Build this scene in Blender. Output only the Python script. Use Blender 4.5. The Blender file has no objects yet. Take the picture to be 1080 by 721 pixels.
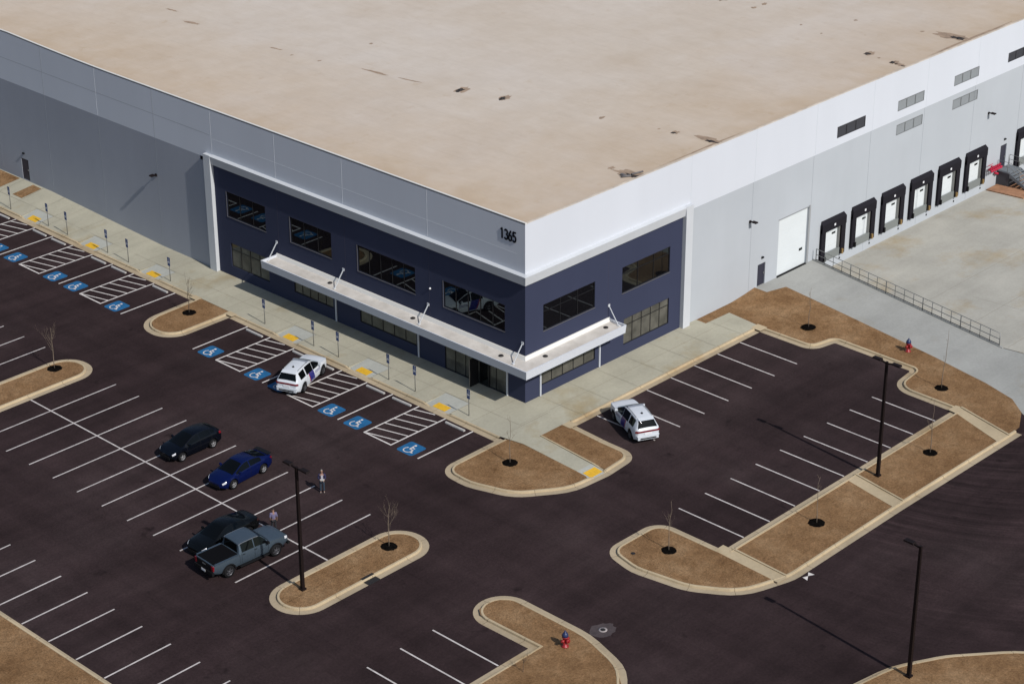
import bpy, bmesh, math, random
from mathutils import Vector, Matrix
R = math.radians
random.seed(7)
S = bpy.context.scene
COL = S.collection

# ------------------------------------------------------------------ camera
cam_d = bpy.data.cameras.new("camera"); cam = bpy.data.objects.new("camera", cam_d); COL.objects.link(cam)
cam_d.sensor_width = 36.0; cam_d.sensor_fit = 'HORIZONTAL'; cam_d.lens = 36.0 * 2257.6 / 1080.0
cam_d.clip_start = 1.0; cam_d.clip_end = 4000.0
yaw, pit, roll = 0.762693749, 0.450676010, -0.00341136501
fw = Vector((math.cos(yaw)*math.cos(pit), math.sin(yaw)*math.cos(pit), -math.sin(pit)))
rt = Vector((math.sin(yaw), -math.cos(yaw), 0)); up = rt.cross(fw)
rx = rt*math.cos(roll) + up*math.sin(roll); ux = -rt*math.sin(roll) + up*math.cos(roll)
M = Matrix((rx, ux, -fw)).transposed().to_4x4()
M.translation = (-99.7087675, -93.9820787, 71.3576019)
cam.matrix_world = M
S.camera = cam

# ------------------------------------------------------------------ sky, sun, exposure
SUN = Vector((0.115, 1.0, -0.87)).normalized()
W = bpy.data.worlds.new("World"); S.world = W; W.use_nodes = True
nt = W.node_tree; bg = nt.nodes["Background"]
sky = nt.nodes.new("ShaderNodeTexSky"); sky.sky_type = 'NISHITA'; sky.sun_disc = False
sky.sun_elevation = math.asin(-SUN.z); sky.sun_rotation = math.atan2(-SUN.x, -SUN.y)
nt.links.new(sky.outputs[0], bg.inputs[0]); bg.inputs[1].default_value = 0.098
sun_d = bpy.data.lights.new("sun", 'SUN'); sun_d.energy = 4.0; sun_d.angle = R(0.5); sun_d.color = (1.0, 0.965, 0.915)
sun = bpy.data.objects.new("sun", sun_d); COL.objects.link(sun)
sun.rotation_euler = SUN.to_track_quat('-Z', 'Y').to_euler(); sun.location = (0, -60, 90)
S.view_settings.view_transform = 'Standard'; S.view_settings.look = 'None'
S.view_settings.gamma = 1.0; S.view_settings.exposure = 0.0
S.cycles.max_bounces = 6

# ------------------------------------------------------------------ helpers
class MB:
    def __init__(s): s.v = []; s.f = []; s.m = []; s.sm = []
    def face(s, pts, mi=0, sm=False):
        n = len(s.v); s.v += [tuple(p) for p in pts]; s.f.append(tuple(range(n, n+len(pts)))); s.m.append(mi); s.sm.append(sm)
    def box(s, x0, x1, y0, y1, z0, z1, mi=0):
        p = [(x0,y0,z0),(x1,y0,z0),(x1,y1,z0),(x0,y1,z0),(x0,y0,z1),(x1,y0,z1),(x1,y1,z1),(x0,y1,z1)]
        s.hexa(p, mi)
    def hexa(s, p, mi=0):
        n = len(s.v); s.v += [tuple(q) for q in p]
        for f in ((0,3,2,1),(4,5,6,7),(0,1,5,4),(1,2,6,5),(2,3,7,6),(3,0,4,7)):
            s.f.append(tuple(n+i for i in f)); s.m.append(mi); s.sm.append(False)
    def bar(s, a, b, w, h=None, mi=0):
        a = Vector(a); b = Vector(b); h = h or w; d = (b-a).normalized()
        r = d.cross(Vector((0,0,1)));  r = Vector((1,0,0)) if r.length < 1e-4 else r.normalized()
        u = r.cross(d)
        q = [(-1,-1),(1,-1),(1,1),(-1,1)]
        s.hexa([a+r*w/2*i+u*h/2*j for i,j in q]+[b+r*w/2*i+u*h/2*j for i,j in q], mi)
    def tube(s, pts, rad, n=6, mi=0, cap=True):
        pts = [Vector(p) for p in pts]; rings = []
        ref = Vector((0.31,0.87,0.13))
        for i, p in enumerate(pts):
            d = (pts[min(i+1,len(pts)-1)]-pts[max(i-1,0)]).normalized()
            r = d.cross(ref).normalized(); u = r.cross(d); q = rad[i] if isinstance(rad,(list,tuple)) else rad
            b = len(s.v); s.v += [tuple(p+(r*math.cos(2*math.pi*k/n)+u*math.sin(2*math.pi*k/n))*q) for k in range(n)]
            rings.append(b)
        for a, b in zip(rings, rings[1:]):
            for k in range(n):
                s.f.append((a+k, a+(k+1)%n, b+(k+1)%n, b+k)); s.m.append(mi); s.sm.append(True)
        if cap:
            for b in (rings[0], rings[-1]): s.f.append(tuple(b+k for k in range(n))); s.m.append(mi); s.sm.append(False)
    def lathe(s, prof, c, axis='Z', n=20, mi=0, sm=True, cap=True):
        c = Vector(c); rings = []
        for r, h in prof:
            b = len(s.v)
            for k in range(n):
                a = 2*math.pi*k/n; p, q = r*math.cos(a), r*math.sin(a)
                o = (p,q,h) if axis=='Z' else ((p,h,q) if axis=='Y' else (h,p,q))
                s.v.append(tuple(c+Vector(o)))
            rings.append(b)
        for a, b in zip(rings, rings[1:]):
            for k in range(n): s.f.append((a+k,a+(k+1)%n,b+(k+1)%n,b+k)); s.m.append(mi); s.sm.append(sm)
        if cap:
            for b in (rings[0], rings[-1]): s.f.append(tuple(b+k for k in range(n))); s.m.append(mi); s.sm.append(False)
    def grid(s, P, mi=0, sm=True):
        n = len(s.v); w = len(P[0])
        for row in P: s.v += [tuple(p) for p in row]
        for i in range(len(P)-1):
            for j in range(w-1):
                s.f.append((n+i*w+j, n+i*w+j+1, n+(i+1)*w+j+1, n+(i+1)*w+j)); s.m.append(mi); s.sm.append(sm)
    def build(s, name, mats, parent=None, loc=None, weld=False, normals=True):
        me = bpy.data.meshes.new(name); me.from_pydata(s.v, [], s.f)
        for m in (mats if isinstance(mats,(list,tuple)) else [mats]): me.materials.append(m)
        for p, i, sm in zip(me.polygons, s.m, s.sm): p.material_index = i; p.use_smooth = sm
        if weld or normals:
            bm = bmesh.new(); bm.from_mesh(me)
            if weld: bmesh.ops.remove_doubles(bm, verts=bm.verts, dist=1e-4)
            if normals: bmesh.ops.recalc_face_normals(bm, faces=bm.faces)
            bm.to_mesh(me); bm.free()
        me.update()
        o = bpy.data.objects.new(name, me); COL.objects.link(o)
        if loc: o.location = loc
        if parent: o.parent = parent
        return o
def tag(o, label=None, cat=None, group=None, kind=None):
    if label: o['label'] = label
    if cat: o['category'] = cat
    if group: o['group'] = group
    if kind: o['kind'] = kind
    return o
def empty(name, loc=(0,0,0), rz=0):
    o = bpy.data.objects.new(name, None); COL.objects.link(o); o.location = loc; o.rotation_euler = (0,0,rz); o.empty_display_size = .3
    return o
def struct(o): o['kind'] = 'structure'; return o
def copy_tree(o, parent=None):
    c = o.copy(); COL.objects.link(c); c.parent = parent
    for ch in list(o.children): copy_tree(ch, c)
    return c
ORD = ["", "second ", "third ", "fourth ", "fifth ", "sixth ", "seventh ", "eighth ", "ninth ", "tenth ", "eleventh ", "twelfth ", "thirteenth ", "fourteenth "]

# ------------------------------------------------------------------ materials
def mat(name, col, rough=.6, metal=0., spec=.5, coat=0., var=0., vscale=.6, bump=0., bscale=12., col2=None, stretch=None, detail=4.):
    m = bpy.data.materials.new(name); m.use_nodes = True; n = m.node_tree; b = n.nodes["Principled BSDF"]
    b.inputs['Roughness'].default_value = rough; b.inputs['Metallic'].default_value = metal
    b.inputs['Specular IOR Level'].default_value = spec; b.inputs['Coat Weight'].default_value = coat; b.inputs['Coat Roughness'].default_value = .05
    b.inputs['Base Color'].default_value = (*col, 1)
    if var or bump or col2:
        g = n.nodes.new("ShaderNodeNewGeometry"); src = g.outputs['Position']
        if stretch:
            mp = n.nodes.new("ShaderNodeMapping"); mp.inputs['Scale'].default_value = stretch; n.links.new(src, mp.inputs[0]); src = mp.outputs[0]
    if var or col2:
        t = n.nodes.new("ShaderNodeTexNoise"); t.inputs['Scale'].default_value = vscale; t.inputs['Detail'].default_value = detail; t.inputs['Roughness'].default_value = .62
        n.links.new(src, t.inputs['Vector'])
        r = n.nodes.new("ShaderNodeValToRGB"); e = r.color_ramp.elements
        e[0].position = .3; e[1].position = .7
        c2 = col2 or tuple(min(1, c*(1+var)) for c in col); c1 = tuple(c*(1-var) for c in col)
        e[0].color = (*c1, 1); e[1].color = (*c2, 1)
        n.links.new(t.outputs[0], r.inputs[0]); n.links.new(r.outputs[0], b.inputs['Base Color'])
    if bump:
        t2 = n.nodes.new("ShaderNodeTexNoise"); t2.inputs['Scale'].default_value = bscale; t2.inputs['Detail'].default_value = 3
        n.links.new(g.outputs['Position'], t2.inputs['Vector'])
        bp = n.nodes.new("ShaderNodeBump"); bp.inputs['Strength'].default_value = bump; bp.inputs['Distance'].default_value = .05
        n.links.new(t2.outputs[0], bp.inputs['Height']); n.links.new(bp.outputs[0], b.inputs['Normal'])
    return m
class NT:       # small node-graph helper for the richer ground materials
    def __init__(s, m): s.n = m.node_tree; s.b = s.n.nodes["Principled BSDF"]; s.pos = s.n.nodes.new("ShaderNodeNewGeometry").outputs['Position']
    def noise(s, scale, detail=4, rough=.6, stretch=None, src=None, off=None):
        v = src or s.pos
        if stretch or off:
            mp = s.n.nodes.new("ShaderNodeMapping"); mp.inputs['Scale'].default_value = stretch or (1,1,1); mp.inputs['Location'].default_value = off or (0,0,0)
            s.n.links.new(v, mp.inputs[0]); v = mp.outputs[0]
        t = s.n.nodes.new("ShaderNodeTexNoise"); t.inputs['Scale'].default_value = scale; t.inputs['Detail'].default_value = detail; t.inputs['Roughness'].default_value = rough
        s.n.links.new(v, t.inputs['Vector']); return t.outputs[0]
    def ramp(s, fac, stops):
        r = s.n.nodes.new("ShaderNodeValToRGB"); e = r.color_ramp.elements
        while len(e) < len(stops): e.new(.5)
        for q, (p, c) in zip(e, stops): q.position = p; q.color = (*(c if isinstance(c, tuple) else (c,c,c)), 1)
        s.n.links.new(fac, r.inputs[0]); return r.outputs[0]
    def mix(s, a, b, fac=1., mode='MULTIPLY'):
        x = s.n.nodes.new("ShaderNodeMix"); x.data_type = 'RGBA'; x.blend_type = mode
        if isinstance(fac, float): x.inputs[0].default_value = fac
        else: s.n.links.new(fac, x.inputs[0])
        for i, v in ((6, a), (7, b)):
            if isinstance(v, tuple): x.inputs[i].default_value = (*v, 1)
            else: s.n.links.new(v, x.inputs[i])
        return x.outputs[2]
    def math(s, op, a, b=0.):
        x = s.n.nodes.new("ShaderNodeMath"); x.operation = op
        for i, v in ((0, a), (1, b)):
            if isinstance(v, (int, float)): x.inputs[i].default_value = v
            else: s.n.links.new(v, x.inputs[i])
        return x.outputs[0]
    def sep(s):
        x = s.n.nodes.new("ShaderNodeSeparateXYZ"); s.n.links.new(s.pos, x.inputs[0]); return x.outputs
    def out(s, c): s.n.links.new(c, s.b.inputs['Base Color'])
    def bump(s, h, st, dist=.03):
        bp = s.n.nodes.new("ShaderNodeBump"); bp.inputs['Strength'].default_value = st; bp.inputs['Distance'].default_value = dist
        s.n.links.new(h, bp.inputs['Height']); s.n.links.new(bp.outputs[0], s.b.inputs['Normal'])

MT = {}
def asphalt():
    m = mat("asphalt", (.03,.025,.026), .92, spec=.08); t = NT(m)
    base = t.ramp(t.noise(.055, 5, .6), [(.3, (.0225,.0140,.0146)), (.5, (.0320,.0205,.0212)), (.72, (.0455,.0315,.0318))])
    fine = t.ramp(t.noise(6., 4, .8), [(.3, .74), (.7, 1.28)])
    mid = t.ramp(t.noise(.5, 5, .7, off=(2,9,0)), [(.32, .88), (.68, 1.12)])
    sx = t.ramp(t.noise(1.0, 4, .65, (.03, .38, 1)), [(.36, .83), (.64, 1.14)])
    sy = t.ramp(t.noise(1.0, 4, .65, (.33, .035, 1), off=(5,3,0)), [(.38, .86), (.64, 1.12)])
    x, y, _ = t.sep()
    # paving lanes: slightly different batches laid side by side, with a fine seam between them
    wob = t.math('MULTIPLY', t.noise(.3, 2), .25)
    lx = t.math('ADD', t.math('MULTIPLY', x, 1/4.3), t.math('MULTIPLY', wob, .2)); ly = t.math('ADD', t.math('MULTIPLY', y, 1/4.3), t.math('MULTIPLY', wob, .2))
    seam = t.ramp(t.math('FRACT', lx), [(0., .88), (.012, .88), (.03, 1.)])
    seam2 = t.ramp(t.math('FRACT', ly), [(0., .9), (.012, .9), (.03, 1.)])
    seamf = t.ramp(t.noise(.09, 2, off=(1,7,0)), [(.45, 0.), (.55, 1.)])
    c = t.mix(t.mix(t.mix(t.mix(base, fine), mid), sx), sy)
    c = t.mix(t.mix(c, t.mix(c, seam2), seamf, 'MIX'), t.mix(c, seam), t.math('SUBTRACT', 1., seamf), 'MIX')
    # tyre scrub arcs where trucks turn round the outer drive
    d = t.math('SQRT', t.math('ADD', t.math('POWER', t.math('SUBTRACT', x, 25.), 2.), t.math('POWER', t.math('SUBTRACT', y, -23.5), 2.)))
    cb = t.n.nodes.new("ShaderNodeCombineXYZ"); t.n.links.new(d, cb.inputs[0])
    t.n.links.new(t.math('MULTIPLY', t.noise(.08, 2), 1.2), cb.inputs[1])
    arcs = t.ramp(t.noise(1.9, 5, .75, src=cb.outputs[0]), [(.36, .70), (.5, 1.0), (.66, 1.75)])
    msk = t.math('MULTIPLY', t.math('MULTIPLY', t.ramp(t.math('MULTIPLY', d, .025), [(.45, 1.), (1., 0.)]), t.math('LESS_THAN', y, -28.)), t.ramp(t.noise(.10, 3, .6, off=(4,4,0)), [(.36, 0.), (.56, 1.)]))
    c = t.mix(c, t.mix(c, arcs), msk, 'MIX')
    # sparse oil spots
    oil = t.ramp(t.noise(.45, 3, .6, off=(11,4,0)), [(.66, 1.), (.75, .5)])
    c = t.mix(c, oil)
    t.out(c); t.bump(t.noise(22., 2), .25, .012)
    return m
MT['asphalt'] = asphalt()
def grass():
    m = mat("dormant_grass", (.19,.11,.055), .95, spec=.1); t = NT(m)
    a = t.ramp(t.noise(.35, 6, .68), [(.3, (.165,.090,.041)), (.5, (.225,.130,.063)), (.72, (.300,.190,.102))])
    f = t.ramp(t.noise(7., 5, .85), [(.3, .52), (.7, 1.5)])
    g = t.ramp(t.noise(2.2, 4, .7, off=(3,8,1)), [(.35, .85), (.66, 1.12)])
    bare = t.ramp(t.noise(.9, 6, .8, off=(9,1,0)), [(.56, (1.,1.,1.)), (.7, (.64,.60,.54))])
    t.out(t.mix(t.mix(t.mix(a, f), g), bare)); t.bump(t.noise(14., 4, .8), .9, .06)
    return m
MT['grass'] = grass()
def concrete(name, c, var=.12, dirt=.25, dirtcol=(.62,.5,.36), dthr=.5):
    m = mat(name, c, .9, spec=.2); t = NT(m)
    a = t.ramp(t.noise(.22, 5, .6), [(.3, tuple(k*(1-var) for k in c)), (.7, tuple(k*(1+var) for k in c))])
    f = t.ramp(t.noise(5., 4, .7), [(.3, .93), (.7, 1.06)])
    d = t.ramp(t.noise(.16, 5, .65, off=(7,2,0)), [(dthr, (1.,1.,1.)), (dthr+.2, dirtcol)])
    s = t.ramp(t.noise(1., 3, .6, (.05, .6, 1)), [(.35, .95), (.65, 1.04)])
    c = t.mix(t.mix(t.mix(a, f), s), d, 1.0)
    t.out(c); t.bump(t.noise(16., 2), .12, .01)
    return m
MT['walk'] = concrete("sidewalk_concrete", (.365,.345,.27), .1, dirtcol=(.78,.66,.48), dthr=.54)
MT['ramp'] = concrete("ramp_concrete", (.36,.365,.33), .06, dirtcol=(.9,.86,.8), dthr=.6)
MT['joint'] = mat("joint_dark", (.2,.175,.13), .95)
MT['kerb'] = concrete("kerb_concrete", (.43,.345,.225), .14, dirtcol=(.72,.6,.44), dthr=.56)
MT['gutter'] = concrete("gutter_concrete", (.37,.30,.205), .16, dirtcol=(.7,.6,.46), dthr=.55)
MT['kjoint'] = mat("kerb_joint", (.12,.085,.05), .95)
MT['court'] = concrete("court_concrete", (.375,.36,.315), .11, dirtcol=(.86,.72,.52), dthr=.52)
MT['drive'] = concrete("drive_concrete", (.31,.31,.29), .1, dirtcol=(.86,.78,.66), dthr=.58)
MT['paint'] = mat("white_line_paint", (.62,.58,.55), .8, var=.16, vscale=3.)
MT['lpaint'] = mat("worn_line_paint", (.5,.46,.44), .8, var=.25, vscale=2.)
MT['blue'] = mat("blue_marking_paint", (.009,.105,.25), .7, var=.22, vscale=2.5)
MT['yellow'] = mat("yellow_tactile_plastic", (.62,.36,.02), .7, var=.12, vscale=4)
MT['white'] = mat("white_wall_paint", (.55,.575,.625), .75, var=.03, vscale=.15, stretch=(1,1,.15))
MT['trim'] = mat("trim_paint", (.50,.52,.545), .7, var=.03, vscale=.3)
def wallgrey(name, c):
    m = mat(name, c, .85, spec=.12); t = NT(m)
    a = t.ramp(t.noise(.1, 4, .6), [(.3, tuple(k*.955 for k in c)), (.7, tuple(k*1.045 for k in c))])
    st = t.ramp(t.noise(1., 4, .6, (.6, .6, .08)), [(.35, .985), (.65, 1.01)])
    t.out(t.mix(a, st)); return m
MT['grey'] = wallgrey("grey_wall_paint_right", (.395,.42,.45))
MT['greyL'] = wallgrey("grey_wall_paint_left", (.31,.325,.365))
MT['navy'] = wallgrey("navy_wall_paint", (.036,.042,.076))
MT['wjointL'] = mat("pale_joint", (.72,.74,.77), .6)
MT['wjointD'] = mat("grey_joint", (.34,.35,.37), .8)
MT['wjointN'] = mat("navy_joint", (.035,.035,.065), .8)
def roofm():
    m = mat("roof_membrane", (.5,.42,.34), .8, spec=.3); t = NT(m)
    x, y, _ = t.sep()
    n1 = t.noise(.045, 6, .62)
    base = t.ramp(n1, [(.3, (.505,.437,.362)), (.5, (.53,.468,.402)), (.7, (.535,.482,.43))])
    # silt washed towards the low edges of the roof
    e = t.math('MINIMUM', x, y)
    ed = t.ramp(t.math('ADD', t.math('MULTIPLY', e, .03), t.math('MULTIPLY', t.noise(.18, 5, .65), .45)), [(.12, (.88,.77,.63)), (.34, (.96,.90,.83)), (.75, (1.,.99,.98))])
    st = t.ramp(t.noise(1., 6, .7, (.06, .13, 1), off=(2,5,0)), [(.34, (.955,.925,.89)), (.62, (1.03,1.03,1.035))])
    sd = t.ramp(t.noise(1., 6, .75, (.8, .35, 1), off=(8,5,0)), [(.34, (.955,.945,.93)), (.66, (1.03,1.03,1.03))])
    bl = t.ramp(t.noise(.5, 5, .75, off=(5,6,0)), [(.6, (1.,1.,1.)), (.8, (.87,.80,.70))])
    seam = t.ramp(t.math('FRACT', t.math('MULTIPLY', t.math('ADD', x, t.math('MULTIPLY', t.noise(.4, 2), .12)), 1/3.05)), [(.0, .955), (.012, .955), (.03, 1.)])
    t.out(t.mix(t.mix(t.mix(t.mix(t.mix(base, ed), st), sd), bl), seam)); t.bump(t.noise(3., 3), .08, .02)
    return m
MT['roof'] = roofm()
MT['coping'] = mat("coping_metal", (.66,.64,.6), .5, metal=0.0)
MT['gravelstop'] = mat("dark_reveal", (.14,.15,.17), .6)
MT['stainD'] = mat("ponding_stain", (.035,.025,.02), .8, var=.4, vscale=2.)
MT['stainB'] = mat("rust_silt_stain", (.30,.215,.15), .9, var=.25, vscale=1.5)
MT['frame'] = mat("dark_window_frame", (.012,.012,.014), .45, metal=.3)
MT['silver'] = mat("pale_edge", (.16,.15,.14), .45, metal=.3)
def glass(name, diff, gl, rough=.02, var=0):
    m = bpy.data.materials.new(name); m.use_nodes = True; n = m.node_tree; b = n.nodes["Principled BSDF"]
    b.inputs['Base Color'].default_value = (*diff, 1); b.inputs['Roughness'].default_value = .9; b.inputs['Specular IOR Level'].default_value = 0.
    g = n.nodes.new("ShaderNodeBsdfGlossy"); g.inputs['Roughness'].default_value = rough; g.inputs['Color'].default_value = (.8,.95,1,1)
    x = n.nodes.new("ShaderNodeMixShader"); lw = n.nodes.new("ShaderNodeLayerWeight"); lw.inputs['Blend'].default_value = .5; r0 = ((gl-1)/(gl+1))**2
    pw = n.nodes.new("ShaderNodeMath"); pw.operation = 'POWER'; pw.inputs[1].default_value = 5.; n.links.new(lw.outputs['Facing'], pw.inputs[0])
    fr = n.nodes.new("ShaderNodeMath"); fr.operation = 'MULTIPLY_ADD'; fr.inputs[1].default_value = 1-r0; fr.inputs[2].default_value = r0; n.links.new(pw.outputs[0], fr.inputs[0])
    n.links.new(fr.outputs[0], x.inputs[0]); n.links.new(b.outputs[0], x.inputs[1]); n.links.new(g.outputs[0], x.inputs[2])
    n.links.new(x.outputs[0], n.nodes["Material Output"].inputs[0])
    if var:
        ge = n.nodes.new("ShaderNodeNewGeometry"); t = n.nodes.new("ShaderNodeTexNoise"); t.inputs['Scale'].default_value = .8
        n.links.new(ge.outputs['Position'], t.inputs['Vector']); r = n.nodes.new("ShaderNodeValToRGB")
        r.color_ramp.elements[0].position = .35; r.color_ramp.elements[1].position = .65
        r.color_ramp.elements[0].color = (*(k*(1-var) for k in diff), 1); r.color_ramp.elements[1].color = (*(k*(1+var) for k in diff), 1)
        n.links.new(t.outputs[0], r.inputs[0]); n.links.new(r.outputs[0], b.inputs['Base Color'])
    return m
MT['glass'] = glass("dark_mirror_glass", (.004,.004,.005), 1.8)
MT['glassB'] = glass("glass_with_blinds", (.085,.08,.068), 1.45, var=.3)
MT['carglass'] = glass("tinted_car_glass", (.003,.0035,.004), 1.3)
MT['black'] = mat("black_rubber", (.008,.008,.009), .75, spec=.15)
MT['seal'] = mat("dock_seal_foam", (.012,.011,.015), .8, spec=.15)
MT['plastic'] = mat("black_plastic", (.009,.009,.010), .5, spec=.15)
MT['bronze'] = mat("dark_bronze_metal", (.010,.006,.006), .6, spec=.15)
MT['galv'] = mat("galvanised_steel", (.26,.26,.25), .5, metal=.6)
MT['gsteel'] = mat("grey_steel", (.20,.215,.21), .6, metal=.2)
MT['stair'] = mat("precast_grey", (.135,.15,.165), .8, var=.15, vscale=1.)
MT['stairside'] = mat("stair_side_panel", (.06,.06,.07), .8)
MT['door'] = mat("navy_door", (.022,.022,.038), .5)
MT['pdoor'] = mat("white_door_panel", (.60,.635,.65), .5, var=.02)
MT['red'] = mat("red_paint", (.42,.012,.045), .5)
MT['hred'] = mat("hydrant_red", (.26,.012,.014), .45)
MT['hblue'] = mat("hydrant_blue_cap", (.012,.022,.08), .45)
MT['brick'] = mat("rust_brown_pad", (.30,.155,.085), .9, var=.25, vscale=1.2)
MT['mulch'] = mat("black_mulch", (.006,.005,.0045), 1., spec=.0, var=.5, vscale=9., bump=1., bscale=20)
MT['bark'] = mat("grey_brown_bark", (.17,.13,.095), .9)
MT['barkd'] = mat("dark_twig", (.085,.06,.045), .9)
MT['signb'] = mat("sign_blue", (.015,.05,.17), .5)
MT['signw'] = mat("sign_white", (.7,.7,.72), .4)
MT['yell'] = mat("bumper_yellow", (.22,.14,.05), .7)
MT['iron'] = mat("cast_iron", (.012,.010,.010), .7)
MT['stop'] = mat("wheel_stop_concrete", (.42,.40,.38), .85, var=.1, vscale=3)
MT['dirt'] = mat("bare_clay", (.36,.24,.13), .95, var=.2, vscale=.6)
MT['manhole_conc'] = mat("manhole_collar", (.052,.038,.039), .9, var=.25, vscale=2)
MT['lampglass'] = mat("lamp_lens", (.35,.34,.32), .3)

def smooth_poly(pts, closed=True, seg=7):
    """pts: (x,y[,radius]); corners with a radius are rounded with an arc"""
    out = []; n = len(pts)
    for i, p in enumerate(pts):
        r = p[2] if len(p) > 2 else 0
        if r == 0 or (not closed and i in (0, n-1)): out.append(Vector(p[:2])); continue
        P = Vector(p[:2]); a = Vector(pts[i-1][:2])-P; b = Vector(pts[(i+1)%n][:2])-P
        la, lb = a.length, b.length; a.normalize(); b.normalize()
        th = a.angle(b)/2; t = min(r/math.tan(th), la*.499, lb*.499); r = t*math.tan(th)
        c = P+(a+b).normalized()*(r/math.sin(th)); s = P+a*t-c; e = P+b*t-c
        an = s.angle(e); sg = 1 if s.x*e.y-s.y*e.x > 0 else -1
        k = max(2, int(seg*an/1.57)+1)
        for j in range(k+1):
            q = sg*an*j/k; out.append(c+Vector((s.x*math.cos(q)-s.y*math.sin(q), s.x*math.sin(q)+s.y*math.cos(q))))
    return out
def resample(P, closed, step):
    out = []; n = len(P); rng = range(n if closed else n-1)
    for i in rng:
        a, b = P[i], P[(i+1)%n]; k = max(1, int((b-a).length/step+.5))
        for j in range(k): out.append(a.lerp(b, j/k))
    if not closed: out.append(P[-1])
    return out
def offset(P, d, closed):
    out = []; n = len(P)
    for i, p in enumerate(P):
        a = P[i-1] if (closed or i > 0) else None; b = P[(i+1)%n] if (closed or i < n-1) else None
        d1 = (p-a).normalized() if a is not None else None; d2 = (b-p).normalized() if b is not None else None
        if d1 is None: d1 = d2
        if d2 is None: d2 = d1
        n1 = Vector((-d1.y, d1.x)); n2 = Vector((-d2.y, d2.x)); m = (n1+n2)
        m = n1 if m.length < 1e-4 else m/ (1+n1.dot(n2))
        out.append(p+m*d)
    return out
def poly_fill(P, z, name, material):
    bm = bmesh.new(); zf = z if callable(z) else (lambda x, y: z)
    vs = [bm.verts.new((p[0], p[1], zf(p[0], p[1]))) for p in P]
    f = bm.faces.new(vs); f.normal_update()
    if f.normal.z < 0: f.normal_flip()
    bmesh.ops.triangulate(bm, faces=[f])
    me = bpy.data.meshes.new(name); bm.to_mesh(me); bm.free(); me.materials.append(material)
    o = bpy.data.objects.new(name, me); COL.objects.link(o); return o
def kerb(name, pts, closed=True, gw=.45, kw=.17, h=.15, fill=None, fname='grass_verge', fz=.125, joints=True, seg=8, lower=None):
    """kerb and gutter round an outline given on the asphalt side, inside on the left; optional fill inside"""
    P = smooth_poly(pts, closed, seg)
    Q = []; acc = 0.; n = len(P); marks = []
    P2 = resample(P, closed, .6)
    # joint slits every ~3 m of run
    F = []; run = 0.; nxt = 1.5
    m = len(P2)
    for i in range(m if closed else m-1):
        a, b = P2[i], P2[(i+1) % m]; L = (b-a).length; F.append((a, 0))
        if joints and run+L > nxt and L > .1:
            t = (nxt-run)/L; t = min(max(t,.15),.8); F.append((a.lerp(b, t), 1)); F.append((a.lerp(b, t+.028/L), 0)); nxt += 3.05
        run += L
    if not closed: F.append((P2[-1], 0))
    C = [p for p, _ in F]; flag = [k for _, k in F]
    prof = [(0, .006), (gw, .0045), (gw+.02, h-.02), (gw+.045, h), (gw+kw, h), (gw+kw+.01, h-.06)]
    rows = []
    for d, z in prof:
        O = offset(C, d, closed)
        rows.append([(o.x, o.y, (z if z < .02 or not lower else (z*lower(o) if z*lower(o) > .012 else .012))) for o in O])
    mb = MB(); k = len(C)
    for r in range(len(rows)-1):
        for i in range(k if closed else k-1):
            j = (i+1) % k; mi = 2 if flag[i] else (1 if r == 0 else 0)
            mb.face([rows[r][i], rows[r][j], rows[r+1][j], rows[r+1][i]], mi)
    struct(mb.build(name, [MT['kerb'], MT['gutter'], MT['kjoint']], weld=True))
    if fill:
        I = offset(C, gw+kw-.03, closed)
        struct(poly_fill([(p.x,p.y) for p in I], fz, fname, MT[fill]))
    return [(p.x, p.y) for p in offset(C, gw+kw-.03, closed)]

# ------------------------------------------------------------------ terrain, asphalt, concrete
t = MB(); t.face([(-2000,-2000,-3.2),(2000,-2000,-3.2),(2000,2000,-3.2),(-2000,2000,-3.2)])
struct(t.build("ground", MT['grass']))
BX, BY = 170., 170.          # the warehouse runs out of the picture on both sides
WB = lambda y: .8*min(max((y-38)/20., 0), 1)       # left wall base rises along its length
DZ = lambda y: .38*min(max(1+y/20., 0), 1)         # drive falls from the drive-in door
CZ = lambda y: -1.12*min(max(1+y/20., 0), 1)       # truck court falls towards the docks
rail_x = lambda y: 34.62+.148*y
asph = [(-260,-260),(260,-260),(260,-36.),(34,-36),(24,-27.5),(24.6,-26),(28.6,-7),(28.6,0.4),(0.4,0.4),(0.4,260),(-260,260)]
struct(poly_fill(asph, 0., "asphalt_lot", MT['asphalt']))
# truck court
mb = MB(); ys = [0.3,-20,-36]
mb.face([(rail_x(0)+.1,.3,CZ(0)),(260,.3,CZ(0)),(260,-20,0.),(rail_x(-20)+.1,-20,0.)])
mb.face([(rail_x(-20)+.1,-20,0.),(260,-20,0.),(260,-36,0.),(34,-36,0.)])
struct(mb.build("truck_court", MT['court'], weld=True))
# drive down from the drive-in door; its edge follows the verge
edge = [(26.9,.3),(26.9,-1.2),(28.7,-1.7),(28.05,-7),(26.6,-17.3),(25.6,-22.4),(24.7,-25.2),(23.4,-26.9),(22.3,-27.5),(24,-27.6)]
mb = MB()
yy = [.3,-1.2,-1.71,-4,-7,-10,-13,-17.3,-20,-22.4,-25.2,-26.9,-27.6]
def ex(y):
    E = edge[2:8] if y < -1.7 else edge[:2]
    if y >= -1.7: return 26.9
    for a, b in zip(E, E[1:]):
        if b[1] <= y <= a[1]: return a[0]+(b[0]-a[0])*(y-a[1])/(b[1]-a[1])
    return E[-1][0]
rows = []
for y in yy: rows.append([(ex(y)-.1, y, DZ(y)+.01), (ex(y)*.5+rail_x(max(y,-20))*.5, y, DZ(y)+.01), (rail_x(max(y,-20)) if y >= -20 else rail_x(-20)+(34-rail_x(-20))*(y+20)/-16, y, DZ(y)+.01)])
mb.grid(rows, sm=False)
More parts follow.
